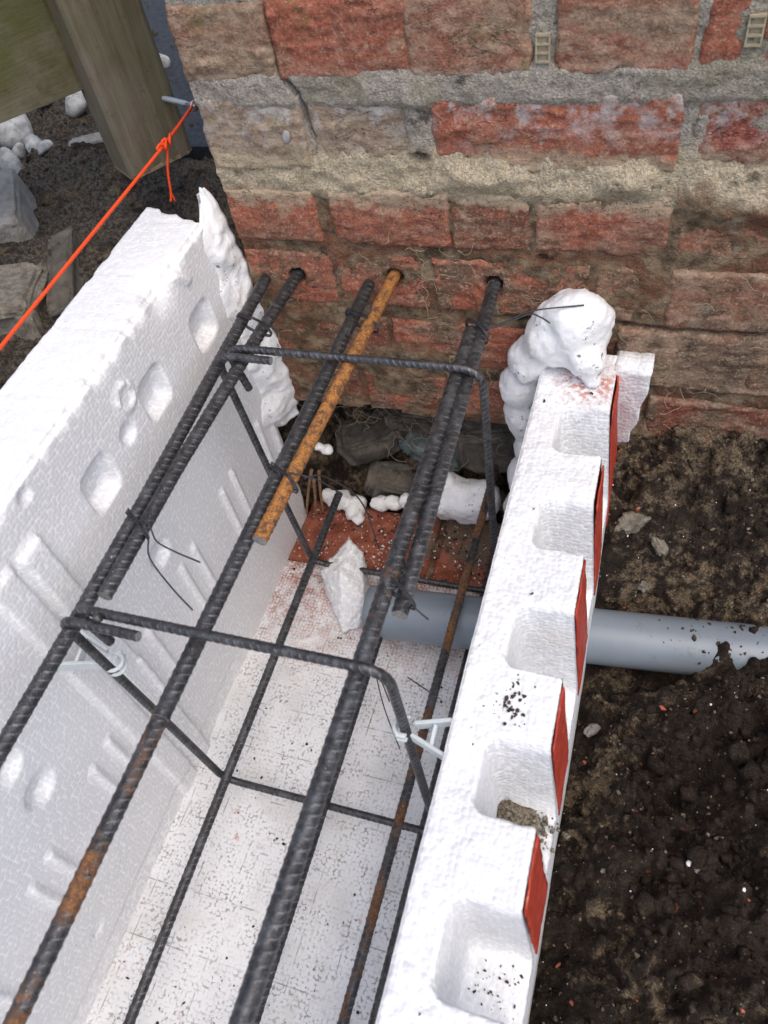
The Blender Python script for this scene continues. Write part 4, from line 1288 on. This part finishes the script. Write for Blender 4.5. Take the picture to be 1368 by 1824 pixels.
scatter('ledge_grit', 500, onbox(-.46, -.12, -.117, -.01, .005), lambda r: .0006 + .002 * r.random() ** 3, M['crumb'], 'dark grit scattered on the brick ledge', 'grit', 1, .4, 811)
scatter('floor_grit', 420, onbox(-.47, -.115, -.75, -.13, .0012), lambda r: .0004 + .0018 * r.random() ** 5, M['crumb'], 'dark grit scattered on the foam trench floor', 'grit', 1, .4, 812)
n, ps = field(110, (-.03, .24), (-.75, -.002), 813, off_pipe)
scatter('foam_crumbs', n, ps, lambda r: .0006 + .0013 * r.random() ** 2, M['foam'], 'tiny white foam crumbs in the right soil', 'foam crumbs', 1, .3, 814)
def on_pave(r):
    y = r.uniform(.27, 1.0); return (r.uniform(-.72 - .6 * (y - .25), -.48), y, .4525)
scatter('paving_crumbs', 160, on_pave, lambda r: .001 + .006 * r.random() ** 4, M['crumb'], 'dark crumbs lying on the paving strip', 'soil crumbs', 1, .45, 817)
def pile(r):
    a = r.normal(size=2) * (.0125, .0085); x = -.066 + a[0] + .012 * abs(r.normal()) * (r.random() < .4); y = -.477 + a[1] - .25 * max(0, x + .055)
    x = max(x, -.080); return (x, y, .214 + .019 * math.exp(-((x + .065) / .012) ** 2 - ((y + .480) / .012) ** 2) * r.random() ** .3)
scatter('sand_heap', 1300, pile, lambda r: .001 + .0026 * r.random() ** 2, M['grit'], 'little heap of gritty sand in a pocket of the low board', 'sand heap', 1, .4, 815)
def on_pipe(r):
    x = .02 + .20 * r.random() ** .6; t = r.uniform(-.9, 1.3) if x > .09 else r.uniform(-.5, .9)
    return (x, pipe_y(x) - PIPE_R * math.sin(t), PIPE_Z + .004 * max(0, x - .02) + PIPE_R * math.cos(t))
scatter('pipe_soil', 90, on_pipe, lambda r: .0006 + .0025 * r.random() ** 3, M['crumb'], 'crumbs of soil stuck on top of the grey pipe', 'soil crumbs', 1, .5, 816)
for x, y, r, sc, lab, mt in ((.010, -.088, .016, (1.15, .9, .7), 'pale flat stone in the bank between pipe and wall', M['sandstone']), (.044, -.097, .011, (.7, 1.8, .6), 'long pale stone right of the flat one in the bank', M['sandstone']),
                      (.035, -.118, .008, (1, 1, .8), 'small pale stone just above the grey pipe', M['sandstone']), (.001, -.30, .010, (1.3, .7, .7), 'grey stone splinter against the low board below the pipe', M['concrete'])):
    o = mesh_obj('stone', *lump_geo((x, y, gz(x, y) + r*.12), r, 4, .5, 2.2, int(900 + x*1000), sc, .5, (.3, .2, .7)), mt)
    tag(o, lab, 'stone', 'stones in the right-hand soil')
o = mesh_obj('foam_flake', *lump_geo((.108, -.452, gz(.108, -.452) + .002), .0065, 2, .3, 1.5, 950, (1.3, .5, .35), .2, (0, 0, .9)), M['foam'])
tag(o, 'single white foam flake lying on the dark soil', 'foam flake')

# fine pale roots clinging to the lower courses
parts = []
rg = np.random.default_rng(820)
for i in range(90):
    x = rg.uniform(-.43, .16); z = rg.uniform(.25, .50)
    if i < 40: x = rg.uniform(-.24, -.10); z = rg.uniform(.27, .34) if i < 18 else rg.uniform(.40, .5)
    L = rg.uniform(.010, .034) * (1 if i % 3 else 1.6)
    a = rg.uniform(0, 6.28)
    P = [np.array((x, -.006, z))]
    for k in range(5):
        a += rg.normal() * .7
        P.append(P[-1] + np.array((math.cos(a) * L/5, -.001 * rg.random() + .0008*rg.normal(), math.sin(a) * L/5 - .001)))
    parts.append(tube_geo(catmull(P, 4), rg.uniform(.00014, .00036), 4))
for i in range(60):       # dark tangle at the back of the hole
    x = rg.uniform(-.44, -.17); P = [np.array((x, rg.uniform(.02, .07), rg.uniform(.09, .22)))]
    a = rg.uniform(0, 6.28)
    for k in range(5):
        a += rg.normal() * .6
        P.append(P[-1] + np.array((math.cos(a), -.2*rg.random(), math.sin(a))) * .010)
    parts.append(tube_geo(catmull(P, 4), .0004, 4))
o = mesh_obj('fine_roots', *merge(parts), M['root'])
tag(o, 'fine pale roots clinging to the lower brick courses', 'roots', kind='stuff')

def on_board(r):
    x = -.066 + .007 * r.normal(); y = -.430 + .010 * r.normal()
    if r.random() < .35: x = r.uniform(-.105, -.035); y = r.uniform(-.7, -.05)
    if any(y0 - .004 < y < y1 + .004 for y1, y0 in POCK) and x > -.082: return None
    return (x, y, TOPZ + .0006)
scatter('board_crumbs', 75, on_board, lambda r: .0005 + .0022 * r.random() ** 3, M['crumb'], 'dark soil crumbs dropped on top of the low board', 'soil crumbs', 1, .5, 830)
def in_pocket(r): return (r.uniform(-.068, -.027), r.uniform(-.634, -.596), .2115)
scatter('pocket_crumbs', 45, in_pocket, lambda r: .0004 + .0013 * r.random() ** 2, M['crumb'], 'soil crumbs in the pocket nearest the camera', 'soil crumbs', 1, .5, 831)
o = mesh_obj('leaf_scrap', *lump_geo((-.317, -.668, .002), .0055, 2, .25, 1.5, 951, (1.2, .7, .2), .2, (0, .1, .4)), M['redgrit'])
tag(o, 'single small red scrap on the trench floor between bars', 'scrap')
o = mesh_obj('plaster_flake', *lump_geo((-.3655, -.005, .600), .008, 2, .25, 1.5, 952, (.6, .25, 1.0), .5, (0, .5, 0)), M['stone'])
tag(o, 'pale flake stuck on the wall left of the crack', 'flake')
